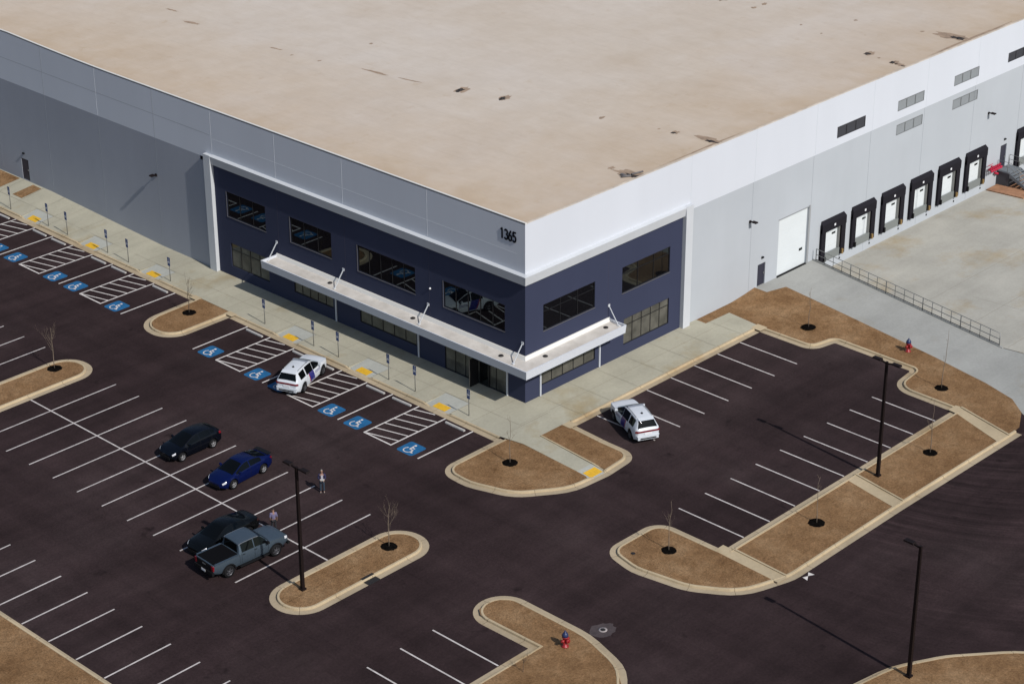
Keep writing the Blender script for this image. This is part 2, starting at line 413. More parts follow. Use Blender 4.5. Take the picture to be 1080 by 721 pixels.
mb.face([(24.0,-27.6,.01),(33.2,-27.6,.01),(34,-36,.01)])
struct(mb.build("drive", MT['drive'], weld=True))
# joints sawn in the court slab
mb = MB()
for k in range(14):
    x = 38.9+4.33*k*2
    mb.face([(x,0,CZ(0)+.006),(x+.03,0,CZ(0)+.006),(x+.03,-20,.006),(x,-20,.006)])
for y in (-5.2,-10.4,-15.6,-20.2):
    mb.face([(rail_x(y)+.4,y,CZ(y)+.008),(150,y,CZ(y)+.008),(150,y-.03,CZ(y-.03)+.008),(rail_x(y)+.4,y-.03,CZ(y-.03)+.008)])
struct(mb.build("court_joints", mat("court_joint", (.21,.195,.16), .9)))
# retaining wall beside the drive
mb = MB()
mb.hexa([(rail_x(0)-.1,0,-2),(rail_x(-20)-.1,-20,-2),(rail_x(-20)+.12,-20,-2),(rail_x(0)+.12,0,-2),
         (rail_x(0)-.1,0,DZ(0)+.06),(rail_x(-20)-.1,-20,.06),(rail_x(-20)+.12,-20,.06),(rail_x(0)+.12,0,DZ(0)+.06)])
tag(mb.build("retaining_wall", MT['drive']), "low concrete retaining wall under the railing beside the drive", "wall")

# left sidewalk (kerb line drifts slightly) with flush kerb ramps
KX = lambda y: -5.45+.0095*y
SECT1 = [-0.07,2.70,5.43,8.2,10.97,13.78,16.55,19.2,22.0,24.75]
SECT2 = [33.85,36.6,39.35,42.2,45.05,47.85,50.7,53.4,56.2,59.0,61.8,64.6,67.4]
RAMPS = [4.1,12.4,20.75,38.0,46.45,54.9,63.3]
isr = lambda y: any(abs(y-r) < 1.16 for r in RAMPS)
def rampf(y):
    f = 1.
    for r in RAMPS:
        d = abs(y-r)
        f = min(f, 0. if d < 1.0 else min(1, (d-1.0)/.45))
    return f
def walkz(x, y):
    w = WB(y); k = KX(y)+.62; t = (x-k)/(0-k)
    return .15+(max(w, .16)-.15)*max(t, 0)
mb = MB(); cuts = sorted(set([-2.2,80.]+[r+d for r in RAMPS for d in (-1.25,1.25)]+[float(i) for i in range(-2,80,2)]))
for a, b in zip(cuts, cuts[1:]):
    m = (a+b)/2; xa, xb = KX(a)+.6, KX(b)+.6
    if any(abs(m-r) < 1.25 for r in RAMPS):
        xf = -2.75
        mb.face([(xa,a,.018),(xf,a,walkz(xf,a)),(xf,b,walkz(xf,b)),(xb,b,.018)], 1)
        for y in (a, b):
            if any(abs(abs(y-r)-1.25) < .01 for r in RAMPS):
                mb.face([(KX(y)+.6,y,.018),(xf,y,walkz(xf,y)),(xf,y,walkz(xf,y)+.001),(KX(y)+.6,y,walkz(KX(y)+.6,y))], 0)
        mb.face([(xf,a,walkz(xf,a)),(.3,a,max(WB(a),.16)),(.3,b,max(WB(b),.16)),(xf,b,walkz(xf,b))], 0)
    else:
        mb.face([(xa,a,walkz(xa,a)),(.3,a,max(WB(a),.16)),(.3,b,max(WB(b),.16)),(xb,b,walkz(xb,b))], 0)
# corner and right-hand sidewalk
mb.face([(.3,-2.2,.15),(.3,-4.2,.15),(21.9,-4.2,.15),(22.2,-1.1,.15),(19.4,-1.0,.15),(19.4,.3,.16),(.3,.3,.16)])
struct(mb.build("sidewalk", [MT['walk'], MT['ramp']], weld=False))
mb = MB()
def strip(mb, a, b, w, zf, mi=0):
    a = Vector(a); b = Vector(b); d = (b-a).normalized(); n = Vector((-d.y, d.x))*w/2; k = max(1, int((b-a).length/1.5))
    for i in range(k):
        p, q = a.lerp(b, i/k), a.lerp(b, (i+1)/k)
        mb.face([(p.x-n.x,p.y-n.y,zf(p.x-n.x,p.y-n.y)),(q.x-n.x,q.y-n.y,zf(q.x-n.x,q.y-n.y)),(q.x+n.x,q.y+n.y,zf(q.x+n.x,q.y+n.y)),(p.x+n.x,p.y+n.y,zf(p.x+n.x,p.y+n.y))], mi)
zj = lambda x, y: (walkz(x,y) if x < 0 and y > -2.2 else .155)+.008
for y in [-2.2+3.05*i for i in range(26)]:
    r = min(abs(y-q) for q in RAMPS)
    strip(mb, (-2.7 if r < 1.3 else -4.7, y), (-.02, y), .02, zj)
strip(mb, (-2.7,-2.2), (-2.7,78), .02, zj)
for x in [1.5+3.05*i for i in range(7)]: strip(mb, (x,-4.1), (x,-.02), .02, zj)
strip(mb, (-2.7,-2.0), (21.5,-2.0), .02, zj)
for r in RAMPS:
    for s in (-1.25, 1.25): strip(mb, (KX(r)+.7, r+s), (-2.75, r+s), .03, zj)
    strip(mb, (-2.75, r-1.25), (-2.75, r+1.25), .03, zj)
struct(mb.build("sidewalk_joints", MT['joint']))
# bare patches beside the far door, and along the right wall
mb = MB()
for q in ([(-.15,68),(-.15,62.4),(-2.3,62.6),(-2.3,68)], [(-.25,60.2),(-.3,58.9),(-2.35,59.0),(-2.35,60.4)]):
    mb.face([(x,y,walkz(x,y)+.012) for x, y in q])
struct(mb.build("bare_soil_patch", MT['grass']))
# drains of kerb along the two sidewalks
kerb("sidewalk_kerb", [(KX(31.9),31.9),(KX(79),79)][::-1], closed=False, lower=lambda o: rampf(o.y))
kerb("sidewalk_kerb", [(KX(27.0),27.0),(KX(-2.2),-2.2)], closed=False, lower=lambda o: rampf(o.y))
kerb("sidewalk_kerb", [(.1,-4.83),(21.3,-4.83)], closed=False)

# ------------------------------------------------------------------ islands
kerb("island_kerb", [(-29.95,-9.5,2.0),(-17.85,-9.5,1.95),(-17.85,-5.47,2.0),(-29.95,-5.47,2.0)], fill='grass')                   # lamp island
kerb("island_kerb", [(-30.4,26.68,2.0),(-17.6,26.68,1.9),(-17.6,30.75,2.0),(-30.4,30.75,2.0)], fill='grass')                       # left island
kerb("island_kerb", [(KX(31.8)+.3,31.85),(-11.15,31.6,2.5),(-11.15,27.05,2.0),(KX(27)+.3,27.05)], closed=False)                  # finger in the accessible row
struct(poly_fill([(KX(29)+.62,31.3),(-8.9,31.1),(-10.0,30.6),(-10.55,29.6),(-10.55,28.9),(-10.1,28.0),(-9.0,27.65),(KX(29)+.62,27.6)], .13, "grass_verge", MT['grass']))
# corner island with the walk across it
Dp = [(-4.9,-2.2),(-11.2,-2.25,1.6),(-11.4,-5.2,3.5),(-10.3,-8.6,3.5),(-7.0,-11.0,4),(-3.6,-11.25,3.0),(-.12,-10.95,1.5),(-.1,-8.0),(.12,-4.83)]
inD = kerb("island_kerb", Dp, closed=False, lower=lambda o: 0. if -4.9 < o.x < -3.45 and o.y < -9 else 1.)
struct(poly_fill([p for p in inD if p[0] < -4.95 or (p[1] > -9 and p[0] < -4.6)]+[(-4.93,-10.3),(-4.85,-9.4),(-4.55,-4.15),(-4.8,-2.8)], .13, "grass_verge", MT['grass']))
struct(poly_fill([p for p in inD if p[0] > -3.3 and p[1] < -4.86]+[(-.5,-4.12),(-2.85,-4.12),(-3.33,-9.4),(-3.33,-10.75)], .13, "grass_verge", MT['grass']))
mb = MB()
mb.face([(-4.87,-2.2,.152),(-4.55,-4.15,.152),(-2.9,-4.15,.152),(.3,-4.15,.152),(.3,-2.2,.152)])
mb.face([(-4.55,-4.15,.152),(-4.85,-9.4,.13),(-3.4,-9.4,.13),(-2.9,-4.15,.152)])
mb.face([(-4.85,-9.4,.13),(-4.93,-10.7,.018),(-3.4,-10.8,.018),(-3.4,-9.4,.13)], 1)
struct(mb.build("walkway", [MT['walk'], MT['ramp']]))
mb = MB(); mb.hexa([(-3.4,-9.5,.1),(-3.28,-9.5,.1),(-2.78,-4.2,.1),(-2.9,-4.2,.1),(-3.4,-9.5,.2),(-3.28,-9.5,.2),(-2.78,-4.2,.2),(-2.9,-4.2,.2)])
mb.hexa([(-3.4,-10.6,.0),(-3.28,-10.6,.0),(-3.28,-9.5,.0),(-3.4,-9.5,.0),(-3.4,-10.6,.06),(-3.28,-10.6,.06),(-3.28,-9.5,.2),(-3.4,-9.5,.2)])
struct(mb.build("walk_edging", MT['kerb']))
# end island of the right-hand lot
Ep = [(-5.9,-22.9),(-5.9,-17.45,1.5),(-11.3,-17.4,1.6),(-11.95,-20.3,3),(-11.3,-24.2,4),(-9.4,-27.2,4),(-5.6,-28.35,3.5),(6,-28.3),(20.6,-28.45)]
inE = kerb("island_kerb", Ep, closed=False)
kerb("island_kerb", [(20.2,-22.9),(-5.9,-22.9)], closed=False)
struct(poly_fill([p for p in inE if p[0] < -6.72 or (p[1] > -23 and p[0] < -5.9)]+[(-6.72,-27.5)], .13, "grass_verge", MT['grass']))
struct(poly_fill([(-5.55,-23.5),(6.75,-23.5),(5.85,-27.7),(-5.8,-27.75)], .13, "grass_verge", MT['grass']))
struct(poly_fill([(7.75,-23.5),(20.0,-23.45),(18.3,-27.85),(6.95,-27.7)], .13, "grass_verge", MT['grass']))
mb = MB()
for q in ([(-6.55,-22.6),(-5.55,-22.6),(-5.8,-27.9),(-6.75,-27.9)], [(6.75,-23.4),(7.75,-23.4),(6.95,-27.85),(5.85,-27.85)], [(20.0,-23.4),(21.05,-23.3),(19.75,-28.0),(18.3,-28.0)]):
    mb.face([(x,y,.128) for x, y in q])
mb.face([(20.05,-22.72,.137),(21.0,-22.72,.137),(21.12,-23.45,.137),(19.95,-23.5,.137)])
mb.face([(-.62,-4.95,.1515),(.2,-4.95,.1515),(.2,-4.05,.1515),(-.62,-4.05,.1515)])
mb.face([(21.2,-4.95,.1515),(22.1,-4.95,.1515),(22.1,-4.0,.1515),(21.2,-4.0,.1515)])
mb.face([(KX(27)+.1,26.8,.151),(KX(27)+.7,26.8,.151),(KX(27)+.7,27.75,.151),(KX(27)+.1,27.75,.151)])
mb.face([(KX(32)+.1,31.2,.151),(KX(32)+.7,31.2,.151),(KX(32)+.7,32.1,.151),(KX(32)+.1,32.1,.151)])
struct(mb.build("drainage_strip", [MT['kerb']]))
mb = MB()
for a, b in (((-5.52,-23.3),(-5.78,-27.8)), ((7.78,-23.4),(6.98,-27.8)), ((21.0,-23.2),(19.7,-28.0)), ((-5.5,-23.5),(6.7,-23.5))):
    mb.bar((*a,.15), (*b,.15), .14, .1)
struct(mb.build("strip_edging", MT['kerb']))
# verge between the right-hand lot and the drive
Fp = [(21.3,-4.83),(21.35,-9.75,1.3),(23.66,-10.2,.2),(23.6,-17.1,.2),(20.3,-17.5,2.0),(20.2,-22.9)]
inF = kerb("verge_kerb", Fp, closed=False)
verge = [(19.4,.25),(19.4,-.98),(22.15,-1.05),(21.95,-4.3)]+[p for p in inF if p[1] < -4.9]+[(21.0,-23.3),(19.75,-27.9),(21.2,-27.85),(23.3,-26.75),(24.65,-25.15),(25.55,-22.35),(26.55,-17.3),(28.0,-7),(28.68,-1.75),(26.8,-1.25),(26.8,.25)]
vz = lambda x, y: .128+max(0, DZ(y))*max(0, min(1, (x-24.4)/2.5))*.9
mbv = bmesh.new()
f = mbv.faces.new([mbv.verts.new((x,y,0)) for x, y in verge]); bmesh.ops.triangulate(mbv, faces=[f])
bmesh.ops.subdivide_edges(mbv, edges=mbv.edges, cuts=3, use_grid_fill=True)
for v in mbv.verts: v.co.z = vz(v.co.x, v.co.y)
bmesh.ops.recalc_face_normals(mbv, faces=mbv.faces)
me = bpy.data.meshes.new("grass_verge"); mbv.to_mesh(me); mbv.free(); me.materials.append(MT['grass'])
o = bpy.data.objects.new("grass_verge", me); COL.objects.link(o); struct(o)
# bottom island with the hydrant
Hp = [(-60,-21.45),(-22.5,-21.45),(-22.6,-15.85,1.9),(-18.85,-15.85,2.2),(-18.85,-23.2,6),(-20.0,-27.0,4),(-24,-30.5,4),(-60,-31)]
kerb("island_kerb", Hp[::-1], closed=False)
struct(poly_fill([(-60,-22.0),(-21.95,-22.0),(-22.0,-17.0),(-21.6,-16.5),(-20.2,-16.45),(-19.5,-17.3),(-19.4,-22.5),(-19.75,-24.5),(-20.5,-26.6),(-22,-28.4),(-24.5,-30),(-60,-30.4)], .13, "grass_verge", MT['grass']))
# bottom-right verge with lamp
Pp = [(-16.2,-37.2),(-12.3,-37.5,4),(-9.4,-38.0,6),(-6.2,-39.7,6),(-3.0,-42.4,6),(4,-52),(-10,-80),(-40,-80),(-40,-39)]
kerb("island_kerb", list(reversed(Pp)), closed=True, gw=.25, fill='grass')
# bottom-left verge
kerb("verge_kerb", [(-41.6,90),(-41.6,-120)][::-1], closed=False, gw=.22, kw=.17)
struct(poly_fill([(-41.95,-120),(-41.95,90),(-90,90),(-90,-120)], .12, "grass_verge", MT['grass']))

# ------------------------------------------------------------------ painted markings
def line(mb, x0, y0, x1, y1, w=.11, z=.005):
    a = Vector((x0,y0)); b = Vector((x1,y1)); d = (b-a).normalized(); n = Vector((-d.y,d.x))*w/2
    mb.face([(a.x-n.x,a.y-n.y,z),(b.x-n.x,b.y-n.y,z),(b.x+n.x,b.y+n.y,z),(a.x+n.x,a.y+n.y,z)])
mb = MB()
for k in range(11): y = 24.2-2.743*k; line(mb, -18.25, y, -29.72, y)
line(mb, -24.02, 26.68, -24.02, -5.45, z=.0085)
for k in range(8): y = 33.2+2.743*k; line(mb, -18.15, y, -29.7, y)
line(mb, -24.02, 30.75, -24.02, 60, z=.0085)
for k in range(14): line(mb, -36.7, 10.77-2.743*(k-4), -41.55, 10.77-2.743*(k-4))
struct(mb.build("parking_lines", MT['lpaint']))
mb = MB()
for i in range(-1, 7):
    if i < 6: line(mb, 5.08+2.743*i, -4.86, 5.08+2.743*i, -10.25)
for i in range(-4, 5): line(mb, 7.21+2.743*i, -17.45, 7.21+2.743*i, -22.85)
for i in range(8): line(mb, -25.0-2.68*i, -15.93, -25.0-2.68*i, -21.4)
struct(mb.build("parking_lines", MT['lpaint']))
mb = MB()
def ada(sect, aisles):
    for y in sect: line(mb, KX(y)+.02, y, KX(y)-5.42, y, .12)
    for a in aisles:
        y0, y1 = sect[a], sect[a+1]; k = KX((y0+y1)/2)
        line(mb, k-5.37, y0, k-5.37, y1, .12, .0085)
        for j in range(6):
            xs = k-5.37+.95*j+.05; xe = xs+.72; ya, yb = y1-.06, y0+.06
            if xe > k-.1: t = (k-.1-xs)/(xe-xs); xe = k-.1; yb = ya+(yb-ya)*t
            line(mb, xs, ya, xe, yb, .1, .0085)
ada(SECT1, (1, 4, 7)); ada(SECT2, (1, 4, 7, 10))
struct(mb.build("parking_lines", MT['paint']))
# wheelchair symbols on blue squares
ISA = [SECT1[0]+1.33, (5.43+8.2)/2, (8.2+10.97)/2, (13.78+16.55)/2, (16.55+19.2)/2, (22+24.75)/2]+[(a+b)/2 for a, b in ((33.85,36.6),(39.35,42.2),(42.2,45.05),(47.85,50.7),(50.7,53.4),(56.2,59.0),(59,61.8))]
def isa_symbol(mb, k):
    """wheelchair user facing +y of the symbol, drawn with strokes; mi 1 = white. local: u right, v up, 1 unit tall"""
    z1, z2 = .006, .0095
    c = .78; e_ = .2; mb.face([(-c+e_,-c,z1),(c-e_,-c,z1),(c-.06,-c+.06,z1),(c,-c+e_,z1),(c,c-e_,z1),(c-.06,c-.06,z1),(c-e_,c,z1),(-c+e_,c,z1),(-c+.06,c-.06,z1),(-c,c-e_,z1),(-c,-c+e_,z1),(-c+.06,-c+.06,z1)], 0)
    def st(pts, w):
        for (a, b), (cx, cy) in zip(pts, pts[1:]):
            A = Vector((a,b)); B = Vector((cx,cy)); d = (B-A).normalized(); n = Vector((-d.y,d.x))*w/2; A -= d*w*.3; B += d*w*.3
            mb.face([(A.x-n.x,A.y-n.y,z2),(B.x-n.x,B.y-n.y,z2),(B.x+n.x,B.y+n.y,z2),(A.x+n.x,A.y+n.y,z2)], 1)
    mb.face([(-.08+.105*math.cos(q*.785), .5+.105*math.sin(q*.785), z2) for q in range(8)], 1)
    st([(-.09,.32),(-.06,-.08),(.22,-.08),(.36,-.42),(.47,-.38)], .11)
    st([(-.07,.14),(.2,.14)], .09)
    arc = [(-.06+.34*math.cos(R(a)), -.24+.34*math.sin(R(a))) for a in range(135, 356, 20)]
    st(arc, .085)
mb = MB(); isa_symbol(mb, 0)
isa = mb.build("accessible_symbol", [MT['blue'], MT['paint']], normals=False); struct(isa)
for i, y in enumerate(ISA):
    o = isa if i == 0 else isa.copy()
    if i: COL.objects.link(o)
    o.location = (KX(y)-4.75, y, 0); o.rotation_euler = (0, 0, R(-90)); o.scale = (1, 1, 1)
# hourglass survey target
mb = MB(); c = Vector((-4.69,-28.62)); u = Vector((.45,-.28)); v = Vector((.0,.0))
mb.face([(-5.05,-28.50,.007),(-5.13,-28.93,.007),(-4.69,-28.66,.007)]); mb.face([(-4.69,-28.66,.007),(-4.27,-28.86,.007),(-4.32,-28.40,.007)])
struct(mb.build("survey_target", MT['paint'], normals=False))

# ------------------------------------------------------------------ warehouse
BLD = empty("warehouse"); tag(BLD, "large white, grey and navy warehouse with flat tan roof and corner office", "warehouse")
H = 14.15
TOPL = lambda y: H + .3*min(max((y-48)/14., 0), 1)**1.5
def wall(name, m, plane, u0, u1, z0, z1, holes=(), d=.12, mrev=None, at=0., zt=None):
    """plane 'L' is x=at (u=y, faces -x); plane 'R' is y=at (u=x, faces -y)"""
    mb = MB(); us = sorted({u0,u1,*[h[0] for h in holes],*[h[1] for h in holes]}); zs = sorted({z0,z1,*[h[2] for h in holes],*[h[3] for h in holes]})
    P = (lambda u, z, q=0.: (at+q, u, z)) if plane == 'L' else (lambda u, z, q=0.: (u, at+q, z))
    for a, b in zip(us, us[1:]):
        for e, f in zip(zs, zs[1:]):
            m_ = ((a+b)/2, (e+f)/2)
            if any(h[0] < m_[0] < h[1] and h[2] < m_[1] < h[3] for h in holes): continue
            mb.face([P(a,e),P(b,e),P(b,f),P(a,f)])
    for a, b, e, f in holes:
        for p, q in (((a,e),(b,e)),((b,e),(b,f)),((b,f),(a,f)),((a,f),(a,e))): mb.face([P(*p),P(*q),P(*q,d),P(*p,d)], 1)
    return mb.build(name, [m, mrev or m], BLD, normals=False)
# windows: (u0,u1,z0,z1,cols,rows,pane material)
WL = [(28.2,32.95,5.38,7.54,3,1,'glass'),(20.45,25.25,5.38,7.52,3,1,'glass'),(11.2,17.5,5.27,7.42,5,1,'glass'),(2.0,8.24,5.2,7.3,5,1,'glass'),
      (28.1,32.8,1.05,3.1,4,2,'glassB'),(20.5,25.1,1.15,3.05,5,2,'glassB'),(11.2,17.45,1.0,3.0,5,2,'glassB'),(1.9,8.2,.16,3.0,6,2,'glassB')]
WR = [(1.88,7.45,5.25,7.33,3,2,'glass'),(10.47,15.98,5.33,7.44,3,2,'glass'),(10.75,16.02,1.0,3.15,5,2,'glassB'),(1.7,7.55,.95,3.0,5,2,'glassB')]
NX, NY = 17.4, 34.4
wall("wall", MT['navy'], 'L', 0, NY, -.3, 9.5, [w[:4] for w in WL], mrev=MT['navy'])
wall("wall", MT['navy'], 'R', 0, NX, -.3, 9.5, [w[:4] for w in WR], mrev=MT['navy'])
def upperL():
    mb = MB(); ys = [0,NY]+[36+2*i for i in range(int((BY-36)/2)+1)]
    for a, b in zip(ys, ys[1:]):
        z0a = 9.5 if b <= NY+.01 else 9.82
        if a == NY: z0a = 9.5
        mb.face([(0,a,z0a),(0,b,z0a),(0,b,TOPL(b)-.12),(0,a,TOPL(a)-.12)])
        mb.face([(.004,a,TOPL(a)-.12),(.004,b,TOPL(b)-.12),(.004,b,TOPL(b)+.0),(.004,a,TOPL(a)+.0)], 1)
    return mb.build("wall", [MT['white'], MT['gravelstop']], BLD, normals=False)
upperL()
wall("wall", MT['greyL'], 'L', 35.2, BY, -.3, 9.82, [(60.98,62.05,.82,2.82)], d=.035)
wall("wall", MT['white'], 'R', 0, 18.2, 9.5, H)
wall("wall", MT['white'], 'R', 18.2, BX, 9.72, H, [(36.94,40.85,10.42,11.32),(45.55,49.43,10.47,11.32),(54.05,57.92,10.55,11.4),(62.68,66.5,10.6,11.4)], d=.08)
DOCKX = [35.4+4.315*i for i in range(6)]+[65.45+4.315*i for i in range(5)]
holes = [(27.1,28.1,.34,2.3),(29.68,33.62,.4,5.38),(45.57,49.45,8.32,9.18),(54.1,58.05,8.38,9.22),(62.95,63.95,.3,2.6)]+[(x+.65,x+2.75,.3,2.75) for x in DOCKX]
wall("wall", MT['grey'], 'R', 18.2, BX, -1.6, 9.72, holes, d=.16)
mb = MB(); mb.face([(BX,0,-2),(BX,BY,-2),(BX,BY,H),(BX,0,H)]); mb.face([(0,BY,-2),(BX,BY,-2),(BX,BY,H),(0,BY,H)])
mb.build("wall", MT['grey'], BLD, normals=False)
# wall joints
JM = [MT['wjointL'], MT['wjointD'], mat("grey_groove", (.27,.29,.32), .8), mat("white_groove", (.51,.535,.58), .8), MT['wjointN']]
def jbox(*a): q = MB(); q.box(*a[:6]); q.build("panel_joint", JM[a[6]], BLD)
def jl(y, z0, z1, mi, w=.035): jbox(-.006, .001, y-w/2, y+w/2, z0, z1, mi)
def jr(x, z0, z1, mi, w=.03): jbox(x-w/2, x+w/2, -.006, .001, z0, z1, mi)
for i, y in enumerate([2.9+.0,9.8,18.95,26.7]): 
    if i: jl(y, 10.35, 14.0, 0)
for i, y in enumerate([34.45,41.9,49.7,57.4,65.1,72.8]):
    jl(y, (10.4 if i == 0 else 9.85), TOPL(y)-.14, 0 if i % 2 == 0 else 1); 
    if i: jl(y, WB(y)+.05, 9.8, 2)
jbox(-.005, .001, .8, 34.3, 11.62, 11.655, 0); jbox(-.005, .001, 34.6, 80, 11.88, 11.915, 1)
for i in range(12): jr(26.0+7.9*i if i else 26.0, .3 if i == 0 else -1, 9.7, 2)
for i in range(12): jr(18.25+7.9*i, 9.75, H-.05, 3)
for x in (8.9,): jr(x, 4.0, 9.45, 4)
for y in (9.7,18.9,26.7): jl(y, 4.0, 9.45, 4)
# roof, coping
mb = MB()
mb.face([(.1,.09,H-.1),(BX-.3,.09,H-.1),(BX-.3,BY-.3,H-.1),(.1,BY-.3,H-.1)])
roof = mb.build("roof", MT['roof'], BLD)
mb = MB(); ys = [-.012]+[2*i+.0 for i in range(1, 85)]
for a, b in zip(ys, ys[1:]):
    mb.hexa([(-.012,a,TOPL(a)-.02),(.16,a,H-.12),(.16,b,H-.12),(-.012,b,TOPL(b)-.02),(-.012,a,TOPL(a)+.025),(.16,a,TOPL(a)+.015),(.16,b,TOPL(b)+.015),(-.012,b,TOPL(b)+.025)])
mb.build("coping", MT['coping'], BLD)
mb = MB(); mb.box(.165, BX, -.012, .10, H-.06, H+.015); mb.build("coping", mat("right_coping", (.50,.44,.37), .7, var=.2, vscale=.8), BLD)
# roof drains with their stains, at the spots seen on the membrane
def blot(mb, x, y, rx, ry, rot=0., mi=0, z=H-.095, n=18, jag=.35):
    pts = []
    for k in range(n):
        a = 2*math.pi*k/n; r = 1+random.uniform(-jag, jag); u, v = rx*r*math.cos(a), ry*r*math.sin(a)
        pts.append((x+u*math.cos(rot)-v*math.sin(rot), (y+u*math.sin(rot)+v*math.cos(rot)) if z < 1 else max(.13+random.uniform(0,.01), y+u*math.sin(rot)+v*math.cos(rot)), z))
    mb.face(pts, mi)
DR = [(16.97,23.28,.8,.28),(17.82,19.34,.7,.25),(21.15,4.27,.35,.16),(21.05,5.61,.2,.1),(19.94,10.55,.45,.16),(12.3,2.83,.42,.2),(46.76,1.69,.5,.22),(47.04,3.22,.25,.13),(47.33,4.59,.6,.22),
      (54.4,10.85,.3,.12),(55.7,4.67,.25,.15),(51.65,23.64,1.0,.25),(51.2,19.79,.4,.2),(52.8,19.82,.5,.18),(14.19,37.23,.25,.1),(13.6,40.1,.22,.1),(20.34,37.44,.3,.12),(50.0,13.6,.2,.1),(49.2,10.8,.2,.1)]
def stain(*a):
    q = MB(); blot(q, *a); q.build("stain", [MT['stainD'], MT['stainB']], roof, normals=False)
for i, (x, y, a, b) in enumerate(DR): (stain(x, y, a*.62, b*1.15, R(8), 0), stain(x+.2, y-.1, a*1.0, b*1.6, R(10), 1, H-.0965)) if i in (0, 1, 2, 6, 8, 11) else stain(x, y, a*.75, b*1.2, R(8), 1)
for x, y, a, b, r in ((14.73,57.8,.8,.16,R(95)),(13.56,53.44,.9,.2,R(100)),(15.39,31.6,1.5,.16,R(-85)),(13.8,42.5,.7,.12,R(-80)),(15.9,28.,1.2,.1,R(-80))): stain(x, y, a, b, r, 1)
# scupper silt fans along the right edge
for x, y, L, w in ((12.15,.95,1.5,.5),(21.7,1.3,1.5,.34),(56.2,2.0,1.9,.6),(46.6,.75,.5,.26)):
    stain(x+.15, y+.1, w*1.3, L*.9, R(6), 1, H-.0965, 22, .3); stain(x, y*.72, w*.55, L*.42, R(6), 0, H-.093, 20, .45)
stain(20.3, .45, 4.5, .10, 0, 1, H-.097, 26, .5); stain(56.8, .5, 6., .16, 0, 1, H-.097, 26, .5)
for x, y in ((12.0,.85),(21.55,.95),(56.0,1.2),(16.97,23.28),(17.82,19.34),(46.76,1.69)):
    d = MB(); d.lathe([(.0,.10),(.10,.09),(.15,.0)], (x,y,H-.09), n=10, cap=False); d.build("roof_drain", MT['iron'], roof)
# stacked debris by the corner scupper
d = MB(); d.tube([(11.3,1.0,H-.02),(11.9,.6,H-.01)], .09, 8); d.tube([(12.2,.8,H-.04),(13.2,.55,H-.03)], .07, 8); d.box(11.5,11.75,.95,1.3,H-.09,H+.06)
d.build("drain_boots", mat("debris_grey", (.12,.11,.11), .7), roof)
# projecting frame round the navy corner
PR = .34
mb = MB()
PB = PR-.15
mb.hexa([(-PB,-PB,9.5),(.0,.0,9.5),(.0,NY,9.5),(-PB,NY,9.5),(-PR,-PR,10.22),(.0,.0,10.3),(.0,NY,10.3),(-PR,NY,10.22)])
mb.hexa([(-PB,-PB,9.5),(NX,-PB,9.5),(NX,.0,9.5),(.0,.0,9.5),(-PR,-PR,10.22),(NX,-PR,10.22),(NX,.0,10.3),(.0,.0,10.3)])
mb.box(-PR, .02, NY, NY+.82, -.2, 10.26); mb.box(NX, NX+.82, -PR, .02, -.2, 10.26)
mb.build("frame_band", [MT['trim']], BLD)
# windows
def window(plane, w, light=False):
    a, b, e, f, nc, nr, g = w; q = .07
    P = (lambda u, z, q=q: (q, u, z)) if plane == 'L' else (lambda u, z, q=q: (u, q, z))
    def fb(mb, u0, u1, z0, z1, d0, d1):
        if plane == 'L': mb.box(d0, d1, u0, u1, z0, z1)
        else: mb.box(u0, u1, d0, d1, z0, z1)
    mb = MB(); t = .055
    fb(mb, a, b, e, e+t, .05, .1); fb(mb, a, b, f-t, f, .05, .1); fb(mb, a, a+t, e+t, f-t, .05, .1); fb(mb, b-t, b, e+t, f-t, .05, .1)
    for k in range(1, nc): u = a+(b-a)*k/nc; fb(mb, u-.025, u+.025, e+t, f-t, .052, .1)
    if nr == 2:
        zt = e+(f-e)*.72
        for k in range(nc): u0, u1 = a+(b-a)*k/nc, a+(b-a)*(k+1)/nc; fb(mb, u0+.03, u1-.03, zt-.022, zt+.022, .053, .1)
    o = mb.build("window", MT['frame'], BLD)
    if f > 5:          # thin pale bead painting in the sunlit sill and reveal edges
        m2 = MB(); fb(m2, a-.03, b+.03, e-.035, e-.003, -.03, .04); 
        if plane == 'L': fb(m2, b+.003, b+.035, e, f, -.02, .04)
        m2.build("sill", MT['silver'], o)
    g_ = MB(); g_.face([P(a,e,.088),P(b,e,.088),P(b,f,.088),P(a,f,.088)]); g_.build("pane", MT[g], o, normals=False)
    return o
for w in WL: window('L', w)
for w in WR: window('R', w)
# entrance: door leaves in the storefront, one standing open
mb = MB(); mb.box(-.02,.06,3.6,4.6,.17,2.4); ed = mb.build("entrance_door", MT['frame'], BLD)
mb = MB(); mb.face([(-.024,3.7,.27),(-.024,4.5,.27),(-.024,4.5,2.3),(-.024,3.7,2.3)]); mb.build("pane", MT['glass'], ed)
mb = MB(); mb.box(-.95,-.02,4.66,4.71,.17,2.4); ed = mb.build("entrance_door", [MT['frame']], BLD); ed['label'] = "glass entrance door standing open"
mb = MB(); mb.box(-.97,-.951,4.65,4.72,.17,2.4); mb.box(-1.03,-.975,4.6,4.64,.9,1.6); mb.build("door_edge", MT['silver'], ed)
